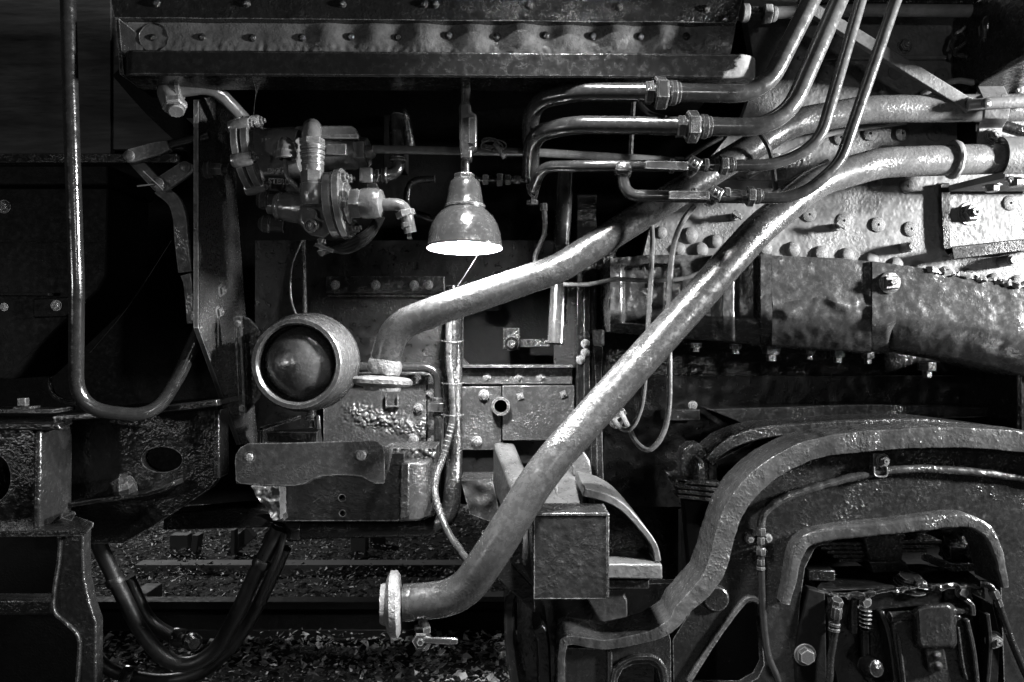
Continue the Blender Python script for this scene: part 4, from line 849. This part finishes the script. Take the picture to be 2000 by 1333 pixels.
obj('rounded_end', bp.lump(.003, 20), 'panel_steel', t, bevel=.008, seg=3)
obj('top_scale', relief(760, 876, 850, 898, .14, 40, 10, lambda px, py, p: -abs(noise.noise(p * 50)) * .02, .16), 'panel_steel', t, smooth=60)
obj('left_gusset', B().prism([(488, 952), (540, 952), (556, 1018), (535, 1018)], .03, .08).lump(.004, 40), 'cast_frame', t, bevel=.004)
obj('left_rib', relief(0, 0, 1, 1, .0, 26, 30, lambda px, py, p: noise.noise(p * 38) * .016 + noise.noise(p * 90) * .006, .06, lambda u, v: (490 + 56 * u + 44 * v * (1 - u), 950 + 66 * v)), 'dusty_cast', t, smooth=60)
obj('under_plate', B().loft([(500, 1006), (800, 1014), (800, 1020), (530, 1020)], .10, [(560, 1000), (860, 1000), (860, 1010), (560, 1010)], .5), 'dull_black', t)
# hose fitting and pipes at the beam's underside
t = thing('train_pipe', 'dark pipe running under the buffer beam and rising beside the cable', 'pipe', P(880, 1000, .2))
obj('tube', B().sweep(fillet(pts3([(560, 1036, .2), (880, 1030, .22), (886, 900, .28), (886, 560, .32)]), [.09, .2], 10), LN(18, .2), 18), 'black_steel', t)
nut('end_coupling', P(575, 1036, .2), (1, 0, 0), 21, 30, t, seg=20)
t = thing('braided_cable', 'braided cable tied to the upright pipe and trailing down to the long pipe', 'cable', P(880, 900, .2))
obj('cable', B().sweep(catmull(pts3([(878, 600, .22), (877, 700, .22), (884, 780, .22), (882, 830, .22), (866, 890, .20), (852, 930, .16), (850, 970, .12), (870, 1030, .06), (895, 1070, .0), (918, 1100, -.06)]), 12), LN(7, .2), 12, True, .0015), 'panel_steel', t)
for k in range(26):
    u = catmull(pts3([(882, 830, .22), (866, 890, .20), (852, 930, .16), (850, 970, .12), (870, 1030, .06)]), 7)
    if k < len(u) - 1: obj('braid_ring', B().lathe([(LN(7.5), -.003), (LN(8.6), 0), (LN(7.5), .003)], u[k], u[k + 1] - u[k], 10), 'panel_steel', t)
for yy in (668, 750, 812): obj('cable_tie', B().sweep(catmull(pts3([(862, yy - 2, .26), (870, yy, .19), (890, yy + 1, .18), (906, yy - 2, .26)])), LN(1.6), 6), 'panel_steel', t)
t = thing('small_bent_pipe', 'small bent pipe with union turning down left of the cable', 'pipe', P(856, 870, .34))
obj('tube', B().sweep(fillet(pts3([(690, 717, .34), (857, 717, .34), (857, 880, .34)]), .055), LN(10, .34), 16), 'pipe_paint', t)
obj('union_block', B().pbox(838, 787, 869, 806, .31, .37), 'fitting', t, bevel=.003); nut('union_nut', P(856, 781, .34), (0, 0, 1), 12, 10, t); nut('union_nut', P(857, 812, .34), (0, 0, 1), 12, 8, t)
# ================================================================== drawgear block
t = thing('drawgear_block', 'heavy square ended steel block with curved wing beside the long diagonal pipe', 'drawgear', P(1115, 1170, -.15))
y0 = -.24
obj('square_head', relief(0, 0, 1, 1, y0, 46, 52, lambda px, py, p: noise.noise(p * 60) * .0010 + noise.noise(p * 120) * .0006, .12, lambda u, v: (1043 + 146 * u - 4 * u * v, 1003 + 167 * v)), 'cast_frame', t, smooth=60, bevel=0)
obj('head_rim', B().ribbon([(1046, 1006), (1187, 1005)], 6, y0 - .003, y0 + .1, 1).ribbon([(1187, 1005), (1187, 1168)], 6, y0 - .002, y0 + .1, 1), 'cast_frame', t, bevel=.002)
obj('head_body', B().loft([(1040, 1001), (1190, 1000), (1188, 1172), (1041, 1172)], y0 + .012, [(1030, 1000), (1180, 1000), (1175, 1150), (1045, 1150)], y0 + .13), 'cast_frame', t, bevel=.006)
obj('neck', B().loft([(1024, 1000), (1160, 998), (1160, 1130), (1050, 1160), (1020, 1100)], y0 + .13, [(1000, 960), (1090, 955), (1090, 1040), (1000, 1040)], .1), 'dusty_cast', t, bevel=.01, seg=3)
obj('left_arm', B().loft([(1010, 985), (1058, 992), (1058, 1080), (1010, 1060)], -.05, [(962, 862), (1005, 862), (1005, 960), (962, 960)], .42).lump(.004, 14), 'dusty_cast', t, bevel=.012, seg=3)
obj('right_arm', B().loft([(1090, 992), (1150, 996), (1150, 1060), (1090, 1060)], -.06, [(1070, 880), (1128, 880), (1128, 960), (1070, 960)], .42).lump(.003, 14), 'dusty_cast', t, bevel=.01, seg=3)
obj('striker', B().loft([(1118, 930), (1150, 936), (1156, 926), (1152, 900), (1128, 862), (1112, 868)], .18, [(1118, 925), (1150, 930), (1154, 920), (1150, 896), (1128, 862), (1112, 866)], .34), 'dusty_cast', t, bevel=.005)
obj('wing_strap', B().ribbon([(1140, 962), (1180, 972), (1216, 992), (1252, 1030), (1278, 1066), (1286, 1098)], [18, 17, 15, 13, 12, 12], -.13, .14, 8), 'dusty_cast', t, bevel=.004)
obj('wing_web', B().prism([(1160, 975), (1205, 995), (1245, 1030), (1275, 1072), (1280, 1104), (1180, 1104)], -.03, .0), 'oily_black', t)
obj('wing_ledge', B().pbox(1186, 1102, 1294, 1132, -.14, .08).lump(.002, 30), 'dusty_cast', t, bevel=.005, seg=3)
obj('ledge_shim', B().pbox(1188, 1134, 1268, 1151, -.12, .06), 'cast_frame', t, bevel=.003)
obj('hanger_wedge', B().prism([(1145, 1168), (1150, 1152), (1219, 1150), (1220, 1166), (1225, 1172), (1226, 1206), (1180, 1217), (1172, 1214)], -.10, .0), 'drum_paint', t, bevel=.004)
t = thing('dusty_gusset', 'dust-covered curved casting left of the drawgear block behind the long pipe', 'casting', P(940, 1010, .3))
obj('casting', relief(0, 0, 1, 1, .28, 40, 30, lambda px, py, p: noise.noise(p * 25) * .012, .2, lambda u, v: (900 + 62 * u + 18 * v, 938 + (66 + 24 * u) * v)), 'panel_steel', t, smooth=60)
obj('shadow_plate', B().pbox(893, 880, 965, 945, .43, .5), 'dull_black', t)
t = thing('cast_frame_member', 'dark cast frame members below the drawgear block', 'casting', P(1020, 1330, .1))
obj('left_rib', B().ribbon([(1010, 1150), (995, 1180), (998, 1280), (1020, 1400)], 20, .1, .3, 4), 'oily_black', t, bevel=.006)
obj('mid_rib', B().ribbon([(1050, 1225), (1062, 1260), (1066, 1400)], 24, .05, .3, 4), 'oily_black', t, bevel=.006)
obj('back_web', B().pbox(1010, 1140, 1320, 1420, .32, .36), 'oily_black', t)
obj('cross_web', B().prism([(940, 1040), (1045, 1150), (1045, 1200), (960, 1120)], .06, .1), 'oily_black', t, bevel=.004)
# ================================================================== wheel frame at lower right
t = thing('bogie_frame', 'large cast bogie frame with curved rim and arched opening at lower right', 'frame', P(1650, 1333, .05))
yf = .0
outer = [(1318, 1440), (1314, 1250), (1345, 1200), (1385, 1140), (1408, 1060), (1425, 1005), (1460, 955), (1510, 912), (1565, 885), (1640, 870), (1750, 858), (1850, 856), (1950, 866), (2150, 890), (2150, 1440)]
arch = [(1572, 1440), (1556, 1280), (1562, 1180), (1572, 1110), (1592, 1070), (1640, 1052), (1760, 1040), (1890, 1030), (1925, 1052), (1945, 1090), (1955, 1150), (1965, 1440)]
tri = [(1345, 1340), (1352, 1318), (1400, 1250), (1455, 1180), (1472, 1176), (1484, 1190), (1488, 1240), (1492, 1300), (1480, 1325), (1450, 1342)]
obj('side_plate', B().prism(outer, .02, .06, [arch, tri]), 'cast_frame', t)
rim = [(2140, 900), (2050, 872), (2000, 864), (1930, 858), (1850, 855), (1760, 858), (1680, 864), (1610, 873), (1560, 889), (1510, 916), (1465, 955), (1434, 1000), (1416, 1050), (1406, 1090), (1390, 1130), (1362, 1164), (1335, 1190), (1318, 1216), (1280, 1240), (1225, 1254), (1175, 1260), (1110, 1252), (1098, 1270), (1096, 1330), (1096, 1420)]
rb = B().roundbar(rim, [40, 40, 40, 40, 40, 40, 40, 40, 40, 40, 40, 38, 38, 38, 36, 32, 28, 24, 22, 20, 19, 17, 15, 14, 14], -.05, .10, 10, .13).lump(.0022, 30).lump(.0012, 80)
obj('rim', rb, 'lit_rim', t, smooth=50)
ar = [(1536, 1180), (1546, 1140), (1556, 1090), (1572, 1062), (1600, 1049), (1640, 1042), (1760, 1030), (1860, 1018), (1895, 1020), (1930, 1040), (1950, 1080), (1960, 1120), (1964, 1148)]
obj('arch_rim', B().roundbar(ar, [16, 20, 24, 27, 28, 28, 28, 30, 28, 26, 22, 18, 14], -.025, .10, 10, .5).lump(.002, 30).lump(.001, 80), 'lit_rim', t, smooth=50)
obj('pocket_rim', B().ribbon([(1345, 1335), (1400, 1248), (1450, 1182), (1472, 1172), (1488, 1184), (1492, 1210)], 10, .005, .05, 5).lump(.001, 40), 'lit_rim', t, bevel=.003)
obj('boss', B().lathe([(LN(27), 0), (LN(27), .004), (LN(25), .008), (LN(24), .014), (LN(22), .016), (0, .016)], P(1397, 1168, .022), (0, -1, 0), 30), 'cast_frame', t)
obj('pedestal_foot', B().prism([(1104, 1266), (1180, 1268), (1240, 1258), (1306, 1236), (1310, 1250), (1312, 1440), (1104, 1440)], -.02, .08, [[(1204, 1440), (1206, 1328), (1216, 1308), (1236, 1298), (1268, 1296), (1284, 1306), (1290, 1330), (1290, 1440)]]), 'cast_frame', t)
obj('foot_hole_rim', B().ribbon([(1196, 1400), (1198, 1324), (1210, 1302), (1236, 1288), (1270, 1286), (1290, 1298), (1300, 1326), (1300, 1400)], 13, -.032, .02, 6).lump(.002, 40), 'cast_frame', t, bevel=.005)
obj('foot_rib', B().pbox(1186, 1272, 1196, 1420, -.03, .0), 'cast_frame', t, bevel=.003)
obj('rear_rim', B().ribbon([(1385, 905), (1420, 870), (1480, 848), (1560, 838), (1680, 830), (1800, 828), (1880, 836), (1990, 850)], [24, 24, 24, 22, 20, 20, 20, 20], .14, .3, 6), 'cast_frame', t, bevel=.005)
obj('rear_web', B().prism([(1400, 900), (1480, 858), (1600, 842), (1800, 838), (2100, 860), (2100, 1000), (1400, 1100)], .24, .28), 'oily_black', t)
obj('lower_back', B().pbox(1330, 1000, 2150, 1420, .42, .46), 'dull_black', t)
# conduit along the frame
t = thing('frame_conduit', 'rough conduit following the bogie frame with clip and threaded coupling', 'conduit', P(1490, 1100, .0))
obj('conduit', B().sweep(catmull(pts3([(2060, 948, .01), (1980, 932, .01), (1900, 922, .005), (1800, 916, .005), (1724, 921, .0), (1660, 934, .0), (1580, 956, .0), (1520, 980, .0), (1494, 1002, .0), (1487, 1022, .0), (1486, 1040, .0)]), 14), LN(8), 12, True, .0025), 'panel_steel', t)
obj('lower_tube', B().sweep(catmull(pts3([(1486, 1086, .0), (1488, 1150, .0), (1492, 1220, .0), (1500, 1280, .0), (1516, 1320, .0), (1535, 1380, .02)]), 6), LN(7), 12), 'pipe_paint', t)
for yy, r, l2 in ((1038, 10, 16), (1056, 8, 14), (1077, 10, 14), (1098, 8, 12), (1110, 9, 6)): nut('coupling_nut', P(1486, yy, .0), (0, 0, 1), r, l2, t)
obj('coupling_lug', B().prism(circ(1465, 1054, 9) , .0, .012), 'bolt_steel', t); obj('coupling_lug', B().prism(circ(1500, 1052, 9), .0, .012), 'bolt_steel', t)
bolt(1465, 1054, .0, 6, t); bolt(1500, 1052, .0, 6, t)
obj('clip', B().pbox(1706, 886, 1730, 912, .0, .02).ribbon([(1708, 912), (1710, 930), (1732, 930), (1732, 912)], 4, -.016, .01, 3), 'bolt_steel', t, bevel=.002); bolt(1724, 900, .0, 10, t, HEXS)
# spring hanger left of the rim
t = thing('leaf_spring_end', 'stacked leaf spring end with rolled eye and upright hanger tab', 'spring', P(1350, 980, .1))
obj('hanger_tab', B().prism([(1333, 960), (1332, 895), (1337, 878), (1350, 868), (1366, 867), (1380, 876), (1386, 895), (1386, 960)], .16, .24), 'cast_frame', t, bevel=.006)
obj('hanger_pin', B().sweep(catmull(pts3([(1358, 898, .13), (1366, 905, .10), (1370, 925, .08), (1370, 944, .08)])), LN(8), 12), 'cast_frame', t)
for k in range(4): obj('spring_leaf', B().prism([(1322 + k, 936 + 10 * k), (1412 - 5 * k, 944 + 10 * k), (1412 - 5 * k, 952 + 10 * k), (1322 + k, 944 + 10 * k)], .09 + .003 * k, .18), 'cast_frame', t, bevel=.003)
obj('spring_eye', B().sweep(catmull(pts3([(1322, 940, .11), (1315, 944, .11), (1315, 956, .11)])), LN(5), 8).loft([(1320, 938), (1340, 938), (1340, 950), (1318, 950)], .09, [(1300, 922), (1318, 920), (1320, 934), (1304, 936)], .2), 'cast_frame', t, bevel=.004)
obj('hanger_stem', B().prism([(1336, 978), (1386, 978), (1380, 1130), (1350, 1130)], .14, .2), 'dull_black', t, bevel=.004)
# ================================================================== axle box in the arch
t = thing('axle_box', 'greasy axle box with lidded cover and leaf spring inside the frame arch', 'axle box', P(1750, 1333, .05))
obj('top_slab', B().loft([(1590, 1150), (1925, 1138), (1925, 1150), (1590, 1160)], .03, [(1620, 1112), (1880, 1106), (1880, 1118), (1620, 1124)], .22).lump(.004, 25), 'oily_black', t, bevel=.006)
obj('box_front', B().prism([(1612, 1158), (1925, 1148), (1930, 1440), (1660, 1440), (1616, 1260)], .05, .3), 'oily_black', t, bevel=.006)
obj('top_left_ridge', B().pbox(1578, 1114, 1632, 1136, .08, .14), 'oily_black', t, bevel=.004)
for k in range(5): obj('spring_leaf', B().pbox(1592 + 12 * k, 1060 + 8 * k, 1698, 1066 + 8 * k, .14, .22), 'black_steel', t, bevel=.002)
for k in range(3): obj('spring_leaf', B().pbox(1762, 1056 + 9 * k, 1840 - 14 * k, 1062 + 9 * k, .14, .22), 'black_steel', t, bevel=.002)
obj('spring_buckle', B().prism([(1686, 1046), (1768, 1044), (1762, 1096), (1700, 1098)], .11, .24), 'cast_frame', t, bevel=.004)
obj('buckle_seat', B().prism([(1698, 1098), (1768, 1096), (1778, 1116), (1706, 1120)], .09, .24).lump(.004, 50), 'oily_black', t, bevel=.003)
obj('oil_cup', B().lathe([(LN(34), -.01), (LN(30), .006), (LN(24), .01), (LN(24), .018), (LN(20), .024), (0, .025)], P(1776, 1140, .05), (0, -.25, 1), 26).lump(.002, 40), 'oily_black', t)
obj('oil_lug', B().box(P(1796, 1144, .02), (.035, .03, .03)).lump(.006, 60), 'cast_frame', t, bevel=.006)
obj('coal_lump', B().lathe([(0, -.05), (.04, -.04), (.062, -.01), (.06, .02), (.035, .045), (0, .05)], P(1866, 1068, .2), (1, 0, .1), 18).lump(.018, 40), 'oily_black', t)
obj('spring_tail', B().loft([(1800, 1094), (1860, 1118), (1910, 1116), (1910, 1100), (1860, 1100), (1800, 1078)], .1, [(1800, 1094), (1860, 1116), (1910, 1114), (1910, 1104), (1860, 1102), (1800, 1080)], .2), 'black_steel', t, bevel=.004)
obj('header', B().prism([(1690, 1158), (1842, 1148), (1842, 1180), (1730, 1192), (1692, 1194)], .025, .06).lump(.004, 40), 'oily_black', t, bevel=.004)
obj('header_right', B().prism([(1846, 1146), (1900, 1142), (1900, 1176), (1846, 1180)], .02, .06).lump(.003, 40), 'oily_black', t, bevel=.004)
lid = obj('lid', B().prism([(1742, 1218), (1768, 1208), (1862, 1200), (1890, 1204), (1892, 1215), (1925, 1440), (1775, 1440)], -.01, .03), 'cast_frame', t, bevel=.006, seg=3)
obj('lid_hood', B().loft([(1790, 1190), (1806, 1184), (1850, 1181), (1860, 1188), (1864, 1252), (1858, 1262), (1800, 1266), (1794, 1258)], -.045, [(1780, 1192), (1800, 1180), (1856, 1176), (1868, 1186), (1872, 1258), (1866, 1270), (1796, 1274), (1786, 1262)], -.01), 'cast_frame', lid, bevel=.008, seg=3)
obj('lid_rib', B().ribbon([(1757, 1245), (1766, 1320), (1776, 1420)], 7, -.024, -.008, 3), 'cast_frame', lid, bevel=.004); obj('lid_rib', B().ribbon([(1872, 1225), (1882, 1300), (1890, 1330)], 7, -.024, -.008, 3), 'cast_frame', lid, bevel=.004)
obj('lid_edge', B().ribbon([(1890, 1212), (1905, 1280), (1916, 1400)], 8, -.03, .0, 3), 'cast_frame', lid, bevel=.003)
obj('latch_plate', B().prism([(1808, 1266), (1844, 1263), (1853, 1310), (1816, 1317)], -.03, -.01), 'cast_frame', lid, bevel=.004)
for x, y in ((1829, 1281), (1832, 1302)): inst('latch_rivet', RIV(), lid, P(x, y, -.03), LN(9))
obj('hinge_pin', B().sweep(pts3([(1738, 1206, .0), (1800, 1202, .0), (1900, 1188, .0)]), LN(10), 12), 'cast_frame', t)
obj('hinge_hook', B().ribbon([(1886, 1172), (1900, 1184), (1902, 1204)], 10, -.02, .01, 4), 'cast_frame', t, bevel=.003)
obj('pedestal_liner', B().prism([(1580, 1150), (1612, 1158), (1618, 1440), (1562, 1440), (1552, 1290), (1560, 1230)], .01, .05), 'dull_black', t, bevel=.004)
obj('pedestal_liner', B().prism([(1918, 1170), (1940, 1180), (1955, 1240), (1950, 1340), (1925, 1440), (1925, 1240)], .0, .05), 'dull_black', t, bevel=.004)
bolt(1572, 1279, .01, 16, t); bolt(1940, 1250, .0, 13, t, HEXS); bolt(1878, 1156, .02, 10, t); bolt(1690, 1176, .02, 9, t)
for k in range(5): obj('coil_turn', B().lathe([(LN(9), -.003), (LN(12), 0), (LN(9), .003)], P(1691, 1192 + 8 * k, .015), (.1, 0, 1), 12), 'cast_frame', t)
obj('tie_bracket', B().pbox(1664, 1166, 1676, 1240, .02, .05), 'oily_black', t, bevel=.003)
obj('grease_ridge', B().sweep(dense(catmull(pts3([(1596, 1158, .02), (1650, 1164, .015), (1700, 1160, .015), (1760, 1154, .01), (1840, 1147, .01), (1915, 1144, .01)])), .006), LN(5), 8).lump(.008, 60), 'oily_black', t)
obj('inner_flange', B().ribbon([(1722, 1196), (1738, 1240), (1752, 1330), (1760, 1420)], 9, .0, .05, 4).lump(.002, 60), 'oily_black', t, bevel=.003)
obj('valve_knuckle', B().lathe([(LN(18), 0), (LN(22), .02), (LN(16), .045), (0, .05)], P(1690, 1300, .03), (.3, -1, .2), 16), 'oily_black', t)
obj('jaw_rib', B().ribbon([(1930, 1200), (1936, 1260), (1930, 1340)], 7, -.02, .02, 3), 'oily_black', t, bevel=.002)
t = thing('oil_pipe', 'small greasy oil pipe with union on the left side of the axle box', 'pipe', P(1632, 1250, .0))
obj('tube', B().sweep(catmull(pts3([(1634, 1180, .0), (1634, 1200, -.01), (1630, 1240, -.01), (1622, 1290, -.01), (1620, 1330, -.01), (1606, 1400, .0)])), LN(7), 12), 'black_steel', t)
nut('union_nut', P(1634, 1178, .0), (.1, -.4, 1), 12, 16, t); nut('union_nut', P(1634, 1198, -.01), (.1, 0, 1), 10, 22, t); nut('union_nut', P(1630, 1220, -.01), (.1, 0, 1), 11, 6, t, seg=20); nut('union_nut', P(1629, 1230, -.01), (.1, 0, 1), 11, 6, t, seg=20)
t = thing('oil_pipe', 'slanting oil pipe with fittings on the right side of the axle box', 'pipe', P(1950, 1220, .0))
obj('tube', B().sweep(catmull(pts3([(1915, 1140, .0), (1935, 1146, -.01), (1950, 1180, -.01), (1975, 1250, -.01), (2000, 1310, -.01), (2020, 1350, -.01)])), LN(7), 12), 'black_steel', t)
nut('union_nut', P(1942, 1160, -.01), (.4, 0, -1), 10, 16, t); nut('union_nut', P(1950, 1178, -.01), (.4, 0, -1), 8, 14, t)
pipe('inner_pipe', fillet(pts3([(1690, 1230, .03), (1692, 1330, .03), (1760, 1345, .03)]), .05), 9, 'oily_black', 'dark bent pipe inside the axle box left of the lid', 'pipe', seg=12)
# ================================================================== castings at lower left
t = thing('tender_casting', 'rough black cast box with round hole at the left edge', 'casting', P(40, 1035, -.1))
obj('box', B().prism([(-90, 838), (60, 840), (68, 850), (66, 1030), (-90, 1034)], -.12, .02, [circ(-12, 934, 33, 46)]), 'oily_black', t)
obj('corner_pillar', B().ribbon([(72, 842), (70, 1034)], 14, -.13, .02, 1).lump(.003, 40), 'cast_frame', t, bevel=.006)
obj('top_ledge', B().loft([(-90, 826), (110, 826), (120, 842), (-90, 842)], -.13, [(-60, 812), (150, 812), (150, 826), (-60, 826)], .05).lump(.003, 25), 'oily_black', t, bevel=.005)
t = thing('drag_beam', 'large dark drag beam casting with oval hole behind the looped hoses', 'beam', P(280, 1040, .1))
obj('web', B().prism([(100, 815), (418, 790), (426, 800), (424, 936), (408, 956), (300, 1028), (240, 1062), (120, 1062)], .06, .1, [circ(316, 898, 40, 25)]), 'oily_black', t)
obj('top_edge', B().ribbon([(100, 818), (260, 806), (424, 788)], 14, .0, .3, 6).lump(.003, 25), 'oily_black', t, bevel=.004)
obj('lower_shelf', B().ribbon([(120, 990), (200, 978), (300, 962), (340, 945)], 10, .0, .08, 5).lump(.003, 30), 'oily_black', t, bevel=.003)
obj('right_edge', B().pbox(416, 800, 428, 936, .04, .12), 'oily_black', t, bevel=.004)
st_ = B().lathe([(0, -.03), (.025, -.024), (.04, 0), (.03, .02), (0, .028)], P(244, 951, .03), (1, 0, .2), 8).lump(.012, 30)
obj('stone', st_, 'panel_steel', None, 'single pale stone lying on the dark drag beam shelf', 'stone')
t = thing('cast_bracket', 'grey cast leg with flared foot and top ledge at the lower left edge', 'leg', P(140, 1333, -.15))
obj('bracket_leg', B().prism([(108, 1048), (163, 1034), (162, 1080), (164, 1130), (174, 1180), (187, 1216), (187, 1440), (140, 1440), (150, 1290), (150, 1258), (142, 1236), (120, 1216), (104, 1200), (100, 1185), (102, 1130), (114, 1080)], -.16, -.12).lump(.001, 20), 'cast_frame', t, bevel=.005, seg=3)
obj('leg_edge', B().ribbon([(116, 1048), (112, 1100), (103, 1160), (104, 1196), (126, 1218), (150, 1244), (152, 1290), (142, 1400)], 6, -.17, -.10, 5), 'cast_frame', t, bevel=.002)
obj('top_ledge', B().loft([(-90, 1040), (168, 1036), (184, 1020), (182, 1030), (166, 1048), (-90, 1052)], -.18, [(-60, 1016), (120, 1014), (150, 1008), (150, 1014), (120, 1020), (-60, 1022)], -.02), 'cast_frame', t, bevel=.003)
obj('back_panel', B().pbox(-90, 1040, 112, 1200, .08, .12), 'dull_black', t)  # this and the lower sheet are black for the shaded open space
obj('back_ridge', B().pbox(-90, 1170, 104, 1204, -.10, -.05).lump(.004, 25), 'cast_frame', t, bevel=.008)
obj('lower_panel', B().pbox(-90, 1190, 160, 1440, .08, .12), 'dull_black', t)
obj('tab', B().loft([(120, 1012), (142, 1002), (148, 1004), (140, 1018)], -.12, [(120, 1004), (140, 998), (146, 1000), (138, 1010)], -.04), 'cast_frame', t)
obj('stay_beam', B().prism([(318, 1004), (470, 990), (560, 1000), (560, 1030), (318, 1036)], .3, .4), 'oily_black', None, 'dark horizontal stay beam behind the hoses under the buffer beam', 'beam', bevel=.005)
# ================================================================== hoses
t = thing('brake_hose', 'thick black rubber hose hanging in a deep U between the castings', 'hose', P(380, 1300, .2))
obj('tube', B().sweep(catmull(pts3([(178, 1030, .15), (205, 1090, .17), (238, 1160, .2), (275, 1232, .22), (320, 1284, .22), (370, 1298, .22), (420, 1270, .22), (462, 1200, .2), (500, 1120, .18), (532, 1058, .16), (545, 1030, .15)]), 8), LN(15, .2), 18), 'rubber', t)
for a, c in (((222, 1128, .19), (232, 1148, .19)), ((515, 1092, .17), (505, 1112, .17))):
    p0, p1 = P(*a), P(*c); obj('hose_clamp', B().lathe([(LN(19), 0), (LN(20), .004), (LN(20), .02), (LN(19), .024)], p0, p1 - p0, 18), 'rubber', t)
obj('end_fitting', B().lathe([(LN(18), 0), (LN(18), .03), (LN(15), .04), (LN(15), .07)], P(526, 1066, .17), (.45, 0, 1), 16), 'gloss_paint', t)
t = thing('steam_hose', 'second black hose hanging lower with a metal coupling near the bottom edge', 'hose', P(380, 1320, .3))
obj('tube', B().sweep(catmull(pts3([(250, 1130, .35), (290, 1210, .36), (340, 1245, .36)]), 8), LN(14, .3), 16).sweep(catmull(pts3([(150, 1230, .3), (190, 1290, .32), (240, 1318, .34), (320, 1330, .35), (400, 1310, .34), (470, 1240, .32), (520, 1150, .3), (556, 1070, .28)]), 8), LN(13, .3), 16), 'rubber', t)
nut('coupling', P(250, 1322, .33), (1, .05, -.2), 21, 22, t, seg=20); nut('coupling', P(350, 1246, .36), (1, .05, -.2), 18, 26, t, 'gloss_paint', 20)
obj('coupling_lug', B().lathe([(LN(16), 0), (LN(20), .01), (LN(20), .03), (LN(12), .04)], P(372, 1250, .34), (.6, -.8, 0), 16), 'gloss_paint', t)
pipe('thin_hose', catmull(pts3([(556, 1040, .14), (545, 1080, .15), (525, 1130, .16), (505, 1180, .18)])), 6, 'rubber', 'thin dark hose beside the thick hose end', 'hose', seg=10)
pipe('dark_conduit', catmull(pts3([(96, 690, .3), (97, 745, .3), (106, 772, .3), (128, 784, .3), (150, 788, .3)])), 5, 'black_steel', 'thin dark conduit bending behind the tall slim pipe', 'conduit', seg=8)
t = thing('holding_bolt', 'upright square headed bolt on the dark ledge at the left edge', 'bolt', P(40, 805, .0))
obj('head', B().pbox(33, 778, 49, 794, .0, .02), 'bolt_steel', t, bevel=.002); obj('washer', B().pbox(24, 795, 58, 800, -.01, .04), 'black_steel', t, bevel=.002); obj('plate', B().pbox(-60, 800, 104, 808, -.03, .08), 'black_steel', t, bevel=.002)
# ================================================================== cobwebs
def web(label, *lines):
    t = thing('cobweb', label, 'cobweb', P(*lines[0][0]))
    for ln in lines: obj('strand', B().sweep(catmull(pts3(ln), 4), LN(.28), 5), 'web', t)
web('forked cobweb strand hanging from the running board above the brake valve', [(490, 112, -.2), (491, 140, -.18), (499, 175, -.14), (499, 188, -.13)], [(522, 104, -.2), (520, 130, -.18), (500, 186, -.13), (495, 230, -.06)], [(518, 120, -.19), (508, 148, -.16), (500, 180, -.13)])
web('thin taut thread running from the lamp rim down to the pale pipe', [(937, 492, -.1), (910, 535, -.1), (874, 588, -.1)])
web('faint diagonal thread between the lever and the left pipe', [(335, 470, -.02), (250, 600, .0), (175, 690, .05)])
